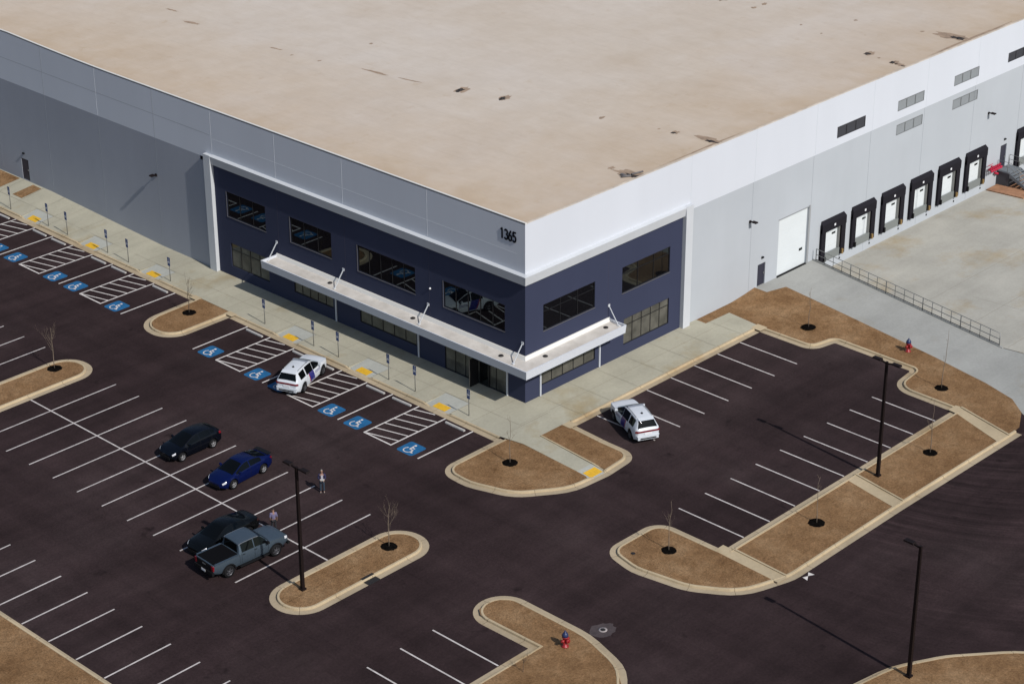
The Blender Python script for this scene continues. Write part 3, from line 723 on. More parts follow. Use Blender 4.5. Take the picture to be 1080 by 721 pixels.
# canopy
CW, cz0, cz1 = 1.72, 3.15, 3.83; CLy, CRx = 27.0, 9.05
mb = MB(); t = .09
CB = CW-.10
mb.hexa([(-CB,-CB,cz0),(-CB+t,-CB+t,cz0),(-CB+t,CLy,cz0),(-CB,CLy,cz0),(-CW,-CW,cz1),(-CW+t,-CW+t,cz1),(-CW+t,CLy,cz1),(-CW,CLy,cz1)])
mb.hexa([(-CB,-CB,cz0),(CRx,-CB,cz0),(CRx,-CB+t,cz0),(-CB+t,-CB+t,cz0),(-CW,-CW,cz1),(CRx,-CW,cz1),(CRx,-CW+t,cz1),(-CW+t,-CW+t,cz1)])            # fascias
mb.box(-CW+t,0,CLy-t,CLy,cz0,cz1); mb.box(CRx-t,CRx,-CW+t,0,cz0,cz1)
fas = mb.build("canopy", MT['white'], BLD)
mb = MB()
mb.face([(-CW+t,-CW+t,3.60),(CRx-t,-CW+t,3.60),(CRx-t,0,3.66),(0,0,3.66)]); mb.face([(-CW+t,-CW+t,3.60),(0,0,3.66),(0,CLy-t,3.66),(-CW+t,CLy-t,3.60)])
mb.build("canopy_deck", mat("canopy_membrane", (.53,.49,.44), .8, var=.16, vscale=.7, col2=(.62,.585,.54)), fas, normals=False)
mb = MB(); mb.face([(-CW+t,-CW+t,cz0+.03),(CRx-t,-CW+t,cz0+.03),(CRx-t,0,cz0+.03),(0,0,cz0+.03)]); mb.face([(-CW+t,-CW+t,cz0+.03),(0,0,cz0+.03),(0,CLy-t,cz0+.03),(-CW+t,CLy-t,cz0+.03)])
mb.build("soffit", MT['trim'], fas, normals=False)
mb = MB(); mb.hexa([(-.22,-.22,3.62),(-.01,-.01,3.62),(-.01,CLy,3.62),(-.22,CLy,3.62),(-.08,-.08,3.92),(-.01,-.01,3.93),(-.01,CLy,3.93),(-.08,CLy,3.92)])
mb.hexa([(-.22,-.22,3.62),(CRx,-.22,3.62),(CRx,-.01,3.62),(-.01,-.01,3.62),(-.08,-.08,3.92),(CRx,-.08,3.92),(CRx,-.01,3.93),(-.01,-.01,3.93)])
mb.build("flashing", MT['coping'], fas)
for y in (26.9,19.1,9.8,.2):
    mb = MB(); mb.bar((-1.05,y,3.62), (-.0,y+.05,4.88), .055); mb.box(-.05,.0,y-.05,y+.15,4.78,4.98); mb.box(-1.15,-.95,y-.1,y+.1,3.61,3.68); mb.build("support_rod", MT['trim'], fas)
mb = MB(); mb.bar((8.86,-1.1,3.62), (9.0,-.0,4.88), .055); mb.box(8.9,9.1,-.05,0,4.78,4.98); mb.box(8.76,8.96,-1.2,-1.0,3.61,3.68); mb.build("support_rod", MT['trim'], fas)
for x, y in ((-.72,1.7),(-.6,20.1),(-.66,10.85),(1.4,-.66),(7.95,-.66)):
    mb = MB(); mb.lathe([(.2,.0),(.18,.05),(.1,.09),(.0,.1)], (x,y,3.64), n=10, cap=False); mb.build("canopy_drain", MT['iron'], fas)
for y in (20.15,10.95,1.75):
    mb = MB(); mb.box(-.1,-.003,y-.05,y+.05,.18,3.16); mb.build("downspout", MT['white'], BLD)
for x in (1.55,8.0):
    mb = MB(); mb.box(x-.05,x+.05,-.1,-.003,.18,3.16); mb.build("downspout", MT['white'], BLD)
# house number 1365 on the left parapet wall
def arcp(cx, cz, rx, rz, a0, a1, n=12): return [(cx+rx*math.cos(R(a0+(a1-a0)*k/n)), cz+rz*math.sin(R(a0+(a1-a0)*k/n))) for k in range(n+1)]
DIG = {'1': [[(-.10,.27),(.02,.37),(.02,-.37)]],
       '3': [arcp(0,.18,.135,.175,150,-80), arcp(0,-.17,.15,.19,80,-150)],
       '6': [arcp(0,-.16,.14,.20,0,360,20), [(.07,.37),(-.06,.14),(-.135,-.10)]],
       '5': [[(.14,.355),(-.10,.355),(-.125,.04)], arcp(-.01,-.13,.155,.225,135,-145)]}
mb = MB(); w_ = .062
for k, ch in enumerate("1365"):
    for path in DIG[ch]:
        for n_, ((a, b), (c_, d_)) in enumerate(zip(path, path[1:])):
            A = Vector((a,b)); B = Vector((c_,d_)); dd = (B-A).normalized(); nn = Vector((-dd.y,dd.x))*w_; A = A-dd*.02; B = B+dd*.02
            q = [A-nn, B-nn, B+nn, A+nn]; u0 = 2.22-.40*k; e_ = .0004*n_
            mb.hexa([(-.012-e_, u0-p.x, 12.83+p.y) for p in q]+[(-.05-e_, u0-p.x, 12.83+p.y) for p in q])
num = mb.build("address_number", mat("number_black", (.006,.007,.012), .6, spec=.1), BLD)
num['label'] = "black raised house number 1365"
# louvres
for i, (a, b, e, f) in enumerate([(36.94,40.85,10.42,11.32),(45.55,49.43,10.47,11.32),(54.05,57.92,10.55,11.4),(62.68,66.5,10.6,11.4),(45.57,49.45,8.32,9.18),(54.1,58.05,8.38,9.22)]):
    dark = i in (0, 3); mm = mat("louvre_dark", (.03,.03,.036), .6) if dark else mat("louvre_grey", (.21,.225,.235), .6)
    mb = MB(); n = 7
    for k in range(n):
        z = e+(f-e)*k/n; mb.hexa([(a,.01,z),(b,.01,z),(b,.07,z+.03),(a,.07,z+.03),(a,.01,z+.035),(b,.01,z+.035),(b,.07,z+.11),(a,.07,z+.11)])
    lv = mb.build("louvre", mm, BLD); lv['label'] = "dark louvre" if dark else "light grey louvre"
    mb = MB()
    for k in range(4): u = a+(b-a)*k/3; mb.box(max(a,u-.04), min(b,u+.04), -.012, .03, e, f)
    mb.box(a,b,-.013,.03,e-.03,e+.03); mb.box(a,b,-.013,.03,f-.03,f+.03)
    mb.build("louvre_frame", mat("louvre_frame", (.02,.02,.025) if dark else (.15,.16,.165), .6), lv)
    mb = MB(); mb.face([(a,.078,e),(b,.078,e),(b,.078,f),(a,.078,f)]); mb.build("backing", mm, lv)
# doors
def pdoor(plane, a, b, z0, z1, d=.09):
    mb = MB()
    if plane == 'R': mb.box(a,b,d,d+.05,z0,z1)
    else: mb.box(d,d+.05,a,b,z0,z1)
    o = mb.build("door", MT['door'], BLD)
    mb = MB()
    if plane == 'R': mb.box(b-.16,b-.08,d-.06,d-.003,z0+.95,z0+1.1)
    else: mb.box(d-.06,d-.003,a+.08,a+.16,z0+.95,z0+1.1)
    mb.build("handle", MT['galv'], o)
    mb = MB()
    if plane == 'R': mb.box((a+b)/2-.1,(a+b)/2+.1,-.16,-.003,z1+.5,z1+.62)
    else: mb.box(-.16,-.003,(a+b)/2-.1,(a+b)/2+.1,z1+.5,z1+.62)
    mb.build("door_light", MT['plastic'], BLD)
    return o
pdoor('R', 27.1, 28.1, .34, 2.3); pdoor('R', 62.95, 63.95, .3, 2.6)
pdoor('L', 60.98, 62.05, .82, 2.82, .03)
mb = MB(); mb.box(29.68,33.62,.13,.18,.42,5.38)
for k in range(1, 9): z = .42+4.96*k/9; mb.box(29.69,33.61,.122,.13,z-.012,z+.012, 1)
bd = mb.build("overhead_door", [MT['pdoor'], mat("door_seam", (.56,.59,.605), .5)], BLD)
mb = MB(); mb.box(32.75,33.2,.118,.13,1.72,1.95); mb.build("door_window", MT['glass'], bd)
mb = MB(); mb.box(33.625,33.85,-.06,-.003,.4,5.5); mb.box(29.6,33.62,-.03,-.003,5.385,5.46); mb.build("jamb_and_head_shade", mat("jamb_shade_grey", (.27,.28,.29), .6), bd)  # grey jamb strip toned as the lit reveal; shading line painted across the head
mb = MB(); mb.box(29.68,33.62,-.1,.12,.36,.425); mb.build("threshold", MT['black'], bd)
# dock doors with foam seals
def dock(x):
    W_ = 3.38; t = .58; D = .22
    mb = MB()
    mb.hexa([(x,-D,-.15),(x+t,-D,-.15),(x+t,0,-.15),(x,0,-.15),(x,-D,3.2),(x+t,-D,3.2),(x+t,0,3.2),(x,0,3.2)])
    s = mb.build("dock_seal", MT['seal'], BLD)
    mb = MB(); mb.hexa([(x+W_-t,-D,-.15),(x+W_,-D,-.15),(x+W_,0,-.15),(x+W_-t,0,-.15),(x+W_-t,-D,3.2),(x+W_,-D,3.2),(x+W_,0,3.2),(x+W_-t,0,3.2)])
    mb.build("side_pad", MT['seal'], s)
    mb = MB(); mb.hexa([(x,-D-.04,2.5),(x+W_,-D-.04,2.5),(x+W_,0.,2.5),(x,0.,2.5),(x,-D-.04,3.2),(x+W_,-D-.04,3.2),(x+W_-.1,0.,3.5),(x+.1,0.,3.5)]); mb.build("header_pad", MT['seal'], s)
    mb = MB(); mb.box(x+1.62,x+1.82,-D-.07,-D-.043,2.78,2.96); mb.build("marker_light", MT['signw'], s)
    mb = MB(); mb.box(x+.63,x+2.75,.1,.15,.3,2.8)
    for k in range(1, 4): mb.box(x+.63,x+2.75,.093,.1,.3+.6*k-.01,.3+.6*k+.01, 1)
    p = mb.build("dock_door", [MT['pdoor'], mat("dock_seam", (.5,.52,.53), .5)] , BLD)
    mb = MB(); mb.box(x+1.85,x+2.35,.085,.098,1.82,2.0); mb.build("door_window", MT['glass'], p)
    mb = MB(); mb.box(x+2.6,x+2.74,-.1,.09,.3,2.6); mb.box(x+.65,x+.72,-.05,.09,.3,2.6); mb.build("track", MT['galv'], p)
    mb = MB(); mb.box(x+.66,x+2.72,-.16,-.003,-.2,.46); l = mb.build("dock_leveller", MT['gsteel'], BLD)
    for u in (x+.36, x+2.86):
        mb = MB(); mb.box(u,u+.2,-.36,-.225,-.12,.3); mb.build("bumper", MT['yell'] if u > x+1 else MT['black'], l)
    mb = MB(); mb.box(x+2.95,x+3.07,-.05,-.003,-.7,-.55); mb.build("dock_number_plate", MT['plastic'], BLD)
for x in DOCKX: dock(x)
# wall lamps
def wlampR(x, z):
    mb = MB(); mb.box(x-.10,x+.10,-.08,-.003,z-.12,z+.08); mb.bar((x,-.08,z+.02), (x,-.3,z+.05), .07); mb.box(x-.16,x+.16,-.72,-.28,z+.01,z+.10); w = mb.build("wall_lamp", MT['bronze'], BLD)
    mb = MB(); mb.box(x-.12,x+.12,-.68,-.34,z-.002,z+.009); mb.build("lamp_lens", MT['lampglass'], w)
for x in (25.75,60.2,94.6): wlampR(x, 6.5)
for y in (42.1,):
    mb = MB(); mb.box(-.08,-.003,y-.10,y+.10,6.38,6.6); mb.bar((-.08,y,6.5), (-.25,y,6.55), .07); mb.box(-.62,-.22,y-.18,y+.18,6.5,6.6); w = mb.build("wall_lamp", MT['bronze'], BLD)
    mb = MB(); mb.box(-.58,-.26,y-.14,y+.14,6.488,6.499); mb.build("lamp_lens", MT['lampglass'], w)
mb = MB(); mb.lathe([(.0,-.12),(.06,-.10),(.08,-.003)], (0,9.6,6.25), 'X', 10, cap=False); mb.build("camera_dome", MT['signw'], BLD)
# red fire test header on the dock wall
mb = MB(); mb.bar((60.75,-.3,1.0), (62.5,-.3,1.0), .16); mb.bar((61.6,0,1.0), (61.6,-.3,1.0), .16)
for k in range(6):
    x = 60.85+.31*k; mb.tube([(x,-.3,1.0),(x,-.55,.93)], .075, 8); mb.lathe([(.14,0),(.14,.1),(.05,.12)], (x,-.62,.9), 'Y', 8); mb.lathe([(.1,-.02),(.1,.02)], (x,-.42,1.17), 'Z', 8); mb.bar((x,-.42,1.0),(x,-.42,1.17),.03)
mb.bar((60.7,-.22,1.35),(61.5,-.22,1.35),.04); mb.bar((62.0,-.2,.3),(62.6,-.2,.1),.13); mb.tube([(62.3,0,.2),(62.3,-.35,.2)], .1, 8)
mb.build("fire_hose_header", MT['red'], BLD)

# ------------------------------------------------------------------ dock stair and the pad in front of it
zc = CZ(-1.5)
ST = empty("dock_stair", (63.6,-1.2,zc)); tag(ST, "grey steel stair and landing below the dock wall door", "stairs")
def stm(): return MB()
mb = stm(); mb.box(-.95,.95,-.1,1.19,0,1.35); mb.build("landing_base", MT['stairside'], ST)
mb = stm(); mb.box(-1.0,1.0,-.15,1.19,1.352,1.43); mb.build("landing", MT['stair'], ST)
n = 8
for k in range(n):
    mb = stm(); y = -.15-.3*(k+1); z = 1.43-(k+1)*1.4/(n+.0)+.02; mb.box(-.95,.95,y,y+.33,z-.05,z); mb.build("tread", MT['stair'], ST)
for x in (-1.0, .93):
    mb = stm(); mb.hexa([(x,-.16,1.05),(x+.07,-.16,1.05),(x+.07,-2.7,-.05),(x,-2.7,-.05),(x,-.16,1.42),(x+.07,-.16,1.42),(x+.07,-2.7,.14),(x,-2.7,.14)]); mb.build("stringer", MT['stair'], ST)
for x in (-.97, .95):
    mb = stm()
    for z in (1.95, 2.4):
        mb.tube([(x,1.1,z),(x,-.2,z),(x,-2.6,z-1.35)], .025, 6)
    for y, z in ((1.1,1.43),(.1,1.43),(-1.2,.8),(-2.6,0.)): mb.tube([(x,y,z),(x,y,z+.98)], .025, 6)
    mb.build("handrail", MT['galv'], ST)
pad = MB(); X0, X1, Y0, Y1 = 60.9, 66.8, -4.0, -.15
for k in range(9):
    y0 = Y1-(Y1-Y0)*k/9; y1 = Y1-(Y1-Y0)*(k+.86)/9; z = CZ((y0+y1)/2)+.03
    pad.box(X0, X1, y1, y0, z-.02, z+.1)
tag(pad.build("timber_mat", MT['brick']), "rust brown slatted mat lying in front of the dock stair", "mat")

# ------------------------------------------------------------------ railing along the drive
RL = empty("railing", (rail_x(0),0,0)); tag(RL, "long grey pipe railing between the drive and the truck court", "railing")
x0 = rail_x(0)
def rp(y, h): return (rail_x(y)-x0, y, DZ(y)+.06+h)
N = 20; Yr = [-.35-19.3*k/N for k in range(N+1)]
mb = MB()
for h in (1.05, .55): mb.tube([rp(y, h) for y in Yr], .028, 6)
mb.build("rail", MT['galv'], RL)
mb = MB(); mb.tube([rp(y, .1) for y in Yr], .035, 6); mb.build("bottom_rail", mat("rail_dark", (.14,.14,.135), .5, metal=.4), RL)
for k, y in enumerate(Yr):
    mb = MB(); mb.tube([rp(y, 0), rp(y, 1.05)], .04 if k % 4 == 0 else .026, 6); mb.build("post", MT['galv'], RL)

# ------------------------------------------------------------------ accessible parking signs, wheel stops, tactile pads
def sign():
    e = empty("parking_sign")
    mb = MB(); mb.tube([(0,0,0),(0,0,2.05)], .035, 8); mb.build("post", MT['galv'], e)
    mb = MB(); mb.box(-.045,-.034,-.16,.16,1.6,2.12); sb = mb.build("sign_plate", MT['signb'], e)
    mb = MB(); x = -.048
    mb.face([(x,-.13,1.66),(x,.13,1.66),(x,.13,1.76),(x,-.13,1.76)])
    mb.face([(x,-.02+.03*math.cos(k*.785),2.04+.03*math.sin(k*.785)) for k in range(8)])
    for a, b in (((.02,2.0),(.02,1.92)),((.02,1.92),(-.06,1.92)),((-.06,1.92),(-.09,1.85))):
        d = Vector((b[0]-a[0],b[1]-a[1])).normalized(); n = Vector((-d.y,d.x))*.012
        mb.face([(x,a[0]-n.x,a[1]-n.y),(x,b[0]-n.x,b[1]-n.y),(x,b[0]+n.x,b[1]+n.y),(x,a[0]+n.x,a[1]+n.y)])
    for k in range(6):
        a, b = R(120+40*k), R(160+40*k); r0, r1 = .055, .075
        mb.face([(x,.0+r0*math.cos(a),1.88+r0*math.sin(a)),(x,r0*math.cos(b),1.88+r0*math.sin(b)),(x,r1*math.cos(b),1.88+r1*math.sin(b)),(x,r1*math.cos(a),1.88+r1*math.sin(a))])
    mb.build("wheelchair_symbol", MT['signw'], sb, normals=False)
    mb = MB(); mb.box(-.045,-.034,-.15,.15,1.38,1.57); mb.build("fine_plate", MT['signb'], e)
    return e
s0 = sign()
SY = [1.6,7.1,9.9,15.4,18.2,23.9,35.7,41.25,44.1,49.75,52.5,58.1]
for i, y in enumerate(SY):
    o = s0 if i == 0 else copy_tree(s0)
    o.location = (-4.12-.03*(y < 30), y, walkz(-4.12, y)-.01); o.rotation_euler = (0, 0, R(random.uniform(-4, 4)))
    tag(o, (ORD[i]+"blue accessible parking sign on a grey post, counting back from the building corner") if i else "blue accessible parking sign on a grey post nearest the building corner", "sign", "accessible parking signs along the kerb")
mb = MB(); prof = [(-.09,0),(-.09,.07),(-.05,.13),(.05,.13),(.09,.07),(.09,0)]
L = .93
for (a, b), (c, d) in zip(prof, prof[1:]): mb.face([(a,-L,b),(c,-L,d),(c,L,d),(a,L,b)])
for s in (-L, L): mb.face([(a,s,b) for a, b in prof])
ws = mb.build("wheel_stop", MT['stop'], weld=True)
WY = [1.3,6.8,9.6,15.2,17.9,23.4,35.25,40.8,43.6,49.3,52.05,57.6]
for i, y in enumerate(WY):
    o = ws if i == 0 else ws.copy()
    if i: COL.objects.link(o)
    o.location = (KX(y)-.42, y, .002); o.rotation_euler = (0, 0, R(random.uniform(-1.2,1.2)))
    tag(o, (ORD[i]+"pale wheel stop along the accessible bays, counting back from the building corner") if i else "pale wheel stop of the accessible bay nearest the building corner", "wheel stop", "wheel stops of the accessible bays")
mb = MB(); mb.box(-.34,.34,-.62,.62,0,.012)
for i in range(9):
    for j in range(5): mb.lathe([(.026,.012),(.02,.022),(.0,.024)], (-.28+.14*j,-.56+.14*i,0), n=6, cap=False)
tp = mb.build("tactile_pad", MT['yellow'])
PADS = [(KX(y)+1.0, y, math.atan2(.13-.0, 1.6)*.62, R(0)) for y in RAMPS[:6]]
for i, (x, y, tilt, rz) in enumerate(PADS):
    o = tp if i == 0 else tp.copy()
    if i: COL.objects.link(o)
    xa = KX(y)+.6; slope = (walkz(-2.75,y)-.018)/(-2.75-xa)
    o.location = (x, y, .018+slope*(x-xa)+.004); o.rotation_euler = (0, -math.atan(slope), 0)
    tag(o, (ORD[i]+"yellow tactile pad on a kerb ramp of the long sidewalk, counting from the corner") if i else "yellow tactile pad on the kerb ramp nearest the building entrance", "tactile pad", "yellow tactile pads on the kerb ramps")
o = tp.copy(); COL.objects.link(o); o.location = (-4.15,-10.15,.062); 
o.rotation_euler = Matrix.Rotation(math.atan(.112/1.3), 4, 'X').to_3x3().to_4x4().to_euler(); o.scale = (1.75, .62, 1); o.location = (-4.14,-10.2,.063)
tag(o, "yellow tactile pad at the end of the walk across the corner grass island", "tactile pad", "yellow tactile pads on the kerb ramps")

# ------------------------------------------------------------------ light poles
def pole(x, y, h, heads, label, rz=0.):
    e = empty("light_pole", (x,y,.13)); tag(e, label, "light pole", "dark parking lot light poles")
    mb = MB(); a, b = .105, .075
    mb.hexa([(-a,-a,0),(a,-a,0),(a,a,0),(-a,a,0),(-b,-b,h),(b,-b,h),(b,b,h),(-b,b,h)]); mb.build("pole", MT['bronze'], e)
    mb = MB(); mb.box(-.17,.17,-.17,.17,0,.12); mb.build("base_cover", MT['bronze'], e)
    for d in heads:
        mb = MB(); mb.bar((0,.05*d,h-.12), (0,.45*d,h-.04), .09)
        ar = mb.build("arm", MT['bronze'], e)
        y0, y1 = sorted((.4*d, 1.1*d)); mb = MB(); mb.hexa([(-.17,y0,h-.05),(.17,y0,h-.05),(.17,y1,h-.03),(-.17,y1,h-.03),(-.15,y0+.05,h+.07),(.15,y0+.05,h+.07),(.15,y1-.05,h+.06),(-.15,y1-.05,h+.06)])
        lh = mb.build("lamp_head", MT['bronze'], e)
        mb = MB(); mb.face([(-.14,y0+.05,h-.054),(.14,y0+.05,h-.054),(.14,y1-.05,h-.036),(-.14,y1-.05,h-.036)]); mb.build("lens", MT['lampglass'], lh)
    return e
pole(8.63,-24.6,8.6,(-1,1), "dark twin headed light pole on the grass strip of the right hand lot")
pole(-9.65,-39.5,8.75,(1,), "dark light pole with a single lamp head on the lower right verge")
pole(-27.5,-7.05,8.65,(-1,1), "dark twin headed light pole on the rounded island beside the pickup")

# ------------------------------------------------------------------ bare saplings in mulch rings
def sapling(x, y, h, spread, nb, seed, label, z=.13, mulch=.62, ml=None, dark=False, bend=0., staked=False):
    rnd = random.Random(seed); m = MT['barkd'] if dark else MT['bark']
    e = empty("sapling_tree", (x,y,z)); tag(e, label, "tree", "bare saplings in the planting islands")
    mb = MB(); pts = [(rnd.uniform(-.02,.02)*k+bend*(k/6.)**2, rnd.uniform(-.02,.02)*k, h*k/6) for k in range(7)]
    mb.tube(pts, [.036*(1-.13*k) for k in range(7)], 6); mb.build("trunk", m, e)
    mb = MB()
    def br(p, d, L, r, dep):
        q = [p]; dd = d.copy()
        for k in range(3):
            dd = (dd+Vector((rnd.uniform(-.2,.2), rnd.uniform(-.2,.2), rnd.uniform(0,.25)))).normalized(); q.append(q[-1]+dd*L/3)
        mb.tube(q, [r, r*.8, r*.6, r*.35], 4, cap=False)
        if dep:
            for k in range(rnd.randint(2, 4)):
                j = rnd.randint(1, 3); br(q[j], (dd+Vector((rnd.uniform(-.8,.8), rnd.uniform(-.8,.8), rnd.uniform(-.1,.5)))).normalized(), L*rnd.uniform(.4,.65), r*.55, dep-1)
    for k in range(nb):
        f = rnd.uniform(.32, .97); i = int(f*6); p = Vector(pts[i]).lerp(Vector(pts[min(i+1,6)]), f*6-i); a = rnd.uniform(0, 6.28)
        br(p, Vector((math.cos(a), math.sin(a), rnd.uniform(.7, 1.5))).normalized(), spread*(1.25-f)*rnd.uniform(.7, 1.2), .0095, 2)
    if nb: mb.build("crown", m, e)
    if mulch:
        mb = MB(); P = [[], []]
        n = 28; c = []
        for k in range(n):
            a = 2*math.pi*k/n; r = mulch*(1+rnd.uniform(-.06,.06)); c.append((r*math.cos(a), r*math.sin(a)))
        ring = [(a*.6,b*.6,.035+rnd.uniform(-.008,.008)) for a, b in c]; out = [(a,b,-.01) for a, b in c]
        for k in range(n): j = (k+1) % n; mb.face([out[k],out[j],ring[j],ring[k]]); mb.face([ring[k],ring[j],(0,0,.03)])
        o = mb.build("mulch_ring", MT['mulch'], loc=(x,y,z)); tag(o, ml, "mulch ring", "black mulch rings round the saplings")
sapling(-20.33,-7.2,3.0,1.5,9,1, "bare branching sapling on the rounded island beside the pickup's lamp pole", mulch=.58, ml="black mulch ring on the island with the lamp pole near the pickup")
sapling(-19.95,29.45,3.4,1.4,9,2, "bare upright sapling on the left edge island beyond the stall rows", mulch=.6, ml="black mulch ring on the island at the left edge", dark=False)
sapling(-6.85,29.88,2.6,1.3,7,3, "small bare sapling on the grass finger between two runs of blue bays", mulch=.6, ml="black mulch ring on the grass finger between the blue bays", dark=True)
sapling(-7.1,-5.25,3.6,.7,3,4, "thin bare sapling on the corner island in front of the entrance", mulch=.6, ml="black mulch ring on the corner island in front of the entrance")
sapling(-8.45,-20.5,3.6,.8,6,5, "thin bare sapling on the rounded end island of the right hand lot", mulch=.56, ml="black mulch ring on the rounded end island of the right hand lot")
sapling(.76,-25.3,3.4,.7,4,6, "thin bare sapling on the grass strip, next after the rounded end", mulch=.62, ml="black mulch ring on the grass strip next to the rounded end")
sapling(13.8,-25.35,4.0,.8,5,7, "thin bare sapling on the grass strip behind the twin headed pole", mulch=.56, ml="black mulch ring on the grass strip behind the twin headed pole")
sapling(22.62,-20.45,4.6,.6,3,8, "tall leaning bare sapling on the brown verge beside the drive's lower end", mulch=.56, ml="black mulch ring on the brown verge near the drive's lower end", bend=.5)
sapling(24.2,-7.3,3.3,.6,3,9, "thin bare sapling on the brown verge below the navy side door", z=.25, mulch=.56, ml="black mulch ring on the brown verge below the navy side door")
def weed(x, y, h, seed, label):
    rnd = random.Random(seed); mb = MB()
    def br(p, d, L, r, dep):
        q = p+d*L; mb.tube([p, q], [r, r*.5], 4, cap=False)
        if dep:
            for k in range(rnd.randint(3, 4)): br(p.lerp(q, rnd.uniform(.3,1)), (d+Vector((rnd.uniform(-.8,.8), rnd.uniform(-.8,.8), rnd.uniform(-.1,.5)))).normalized(), L*rnd.uniform(.4,.7), r*.6, dep-1)
    br(Vector((0,0,0)), Vector((.1,.05,1)).normalized(), h, .02, 3)
    o = mb.build("bare_shrub", MT['barkd'], loc=(x,y,.12)); tag(o, label, "shrub")
weed(-46.2,-.6,1.5,5, "leafless dark shrub on the brown verge at the lower left edge")
weed(-24.6,-23.0,1.0,8, "tiny leafless shrub on the grass above the bottom edge stalls")

# ------------------------------------------------------------------ hydrants, drains, manhole
def hydrant(x, y, z, label):
    e = empty("fire_hydrant", (x,y,z)); tag(e, label, "hydrant", "red hydrants with blue tops")
    mb = MB(); mb.lathe([(.2,0),(.2,.05),(.12,.07),(.12,.55),(.17,.57),(.17,.63)], (0,0,0), n=14); b = mb.build("barrel", MT['hred'], e)
    mb = MB(); mb.lathe([(.17,.63),(.17,.72),(.13,.84),(.05,.9),(.05,.98)], (0,0,0), n=14); mb.build("bonnet", MT['hblue'], e)
    for d in ((1,0),(-1,0),(0,-1)):
        mb = MB(); mb.tube([(d[0]*.1,d[1]*.1,.42),(d[0]*.26,d[1]*.26,.42)], .085 if d[0] else .11, 10); mb.tube([(d[0]*.26,d[1]*.26,.42),(d[0]*.3,d[1]*.3,.42)], .05, 6); mb.build("hose_cap", MT['hred'], b)
hydrant(-20.98,-23.0,.13, "red hydrant with a blue top on the bottom grass island"); hydrant(25.98,-15.25,.17, "red hydrant with a blue top on the verge beside the drive")
for o in [k for k in bpy.data.objects if k.name.startswith("fire_hydrant")]: o.scale = (1.15,1.15,1.1)
def inlet(x, y, rz, L, label):
    e = empty("storm_inlet", (x,y,0), rz); tag(e, label, "storm drain")
    mb = MB(); mb.box(-L,L,-.28,.28,.006,.03); mb.build("grate", MT['iron'], e)
    mb = MB(); mb.box(-L,L,.285,.5,.02,.155); mb.build("inlet_hood", MT['iron'], e)
inlet(-23.75,-9.25,0,.5, "dark kerb inlet in the long side of the lamp pole island")
e = empty("manhole", (-18.0,-23.35,.004)); tag(e, "pale manhole cover in the asphalt beside the bottom island", "manhole")
mb = MB(); blot(mb, 0,0,.85,.7,0,0,.004,22,.14); mb.build("patch", MT['manhole_conc'], e, normals=False)
mb = MB(); mb.lathe([(.27,.006),(.27,.02),(.16,.022)], (0,0,0), n=20); c = mb.build("cover", mat("manhole_rim", (.32,.28,.27), .7), e)
mb = MB(); mb.lathe([(.16,.006),(.16,.027),(.0,.028)], (0,0,0), n=16, cap=False); mb.build("lid", MT['iron'], c)
e = MB(); e.lathe([(.15,0),(.14,.02)], (0,0,0), n=12); o = e.build("valve_cover", MT['iron'], loc=(-10.3,-19.1,.135)); tag(o, "small black valve cover in the rounded end island grass", "valve cover")

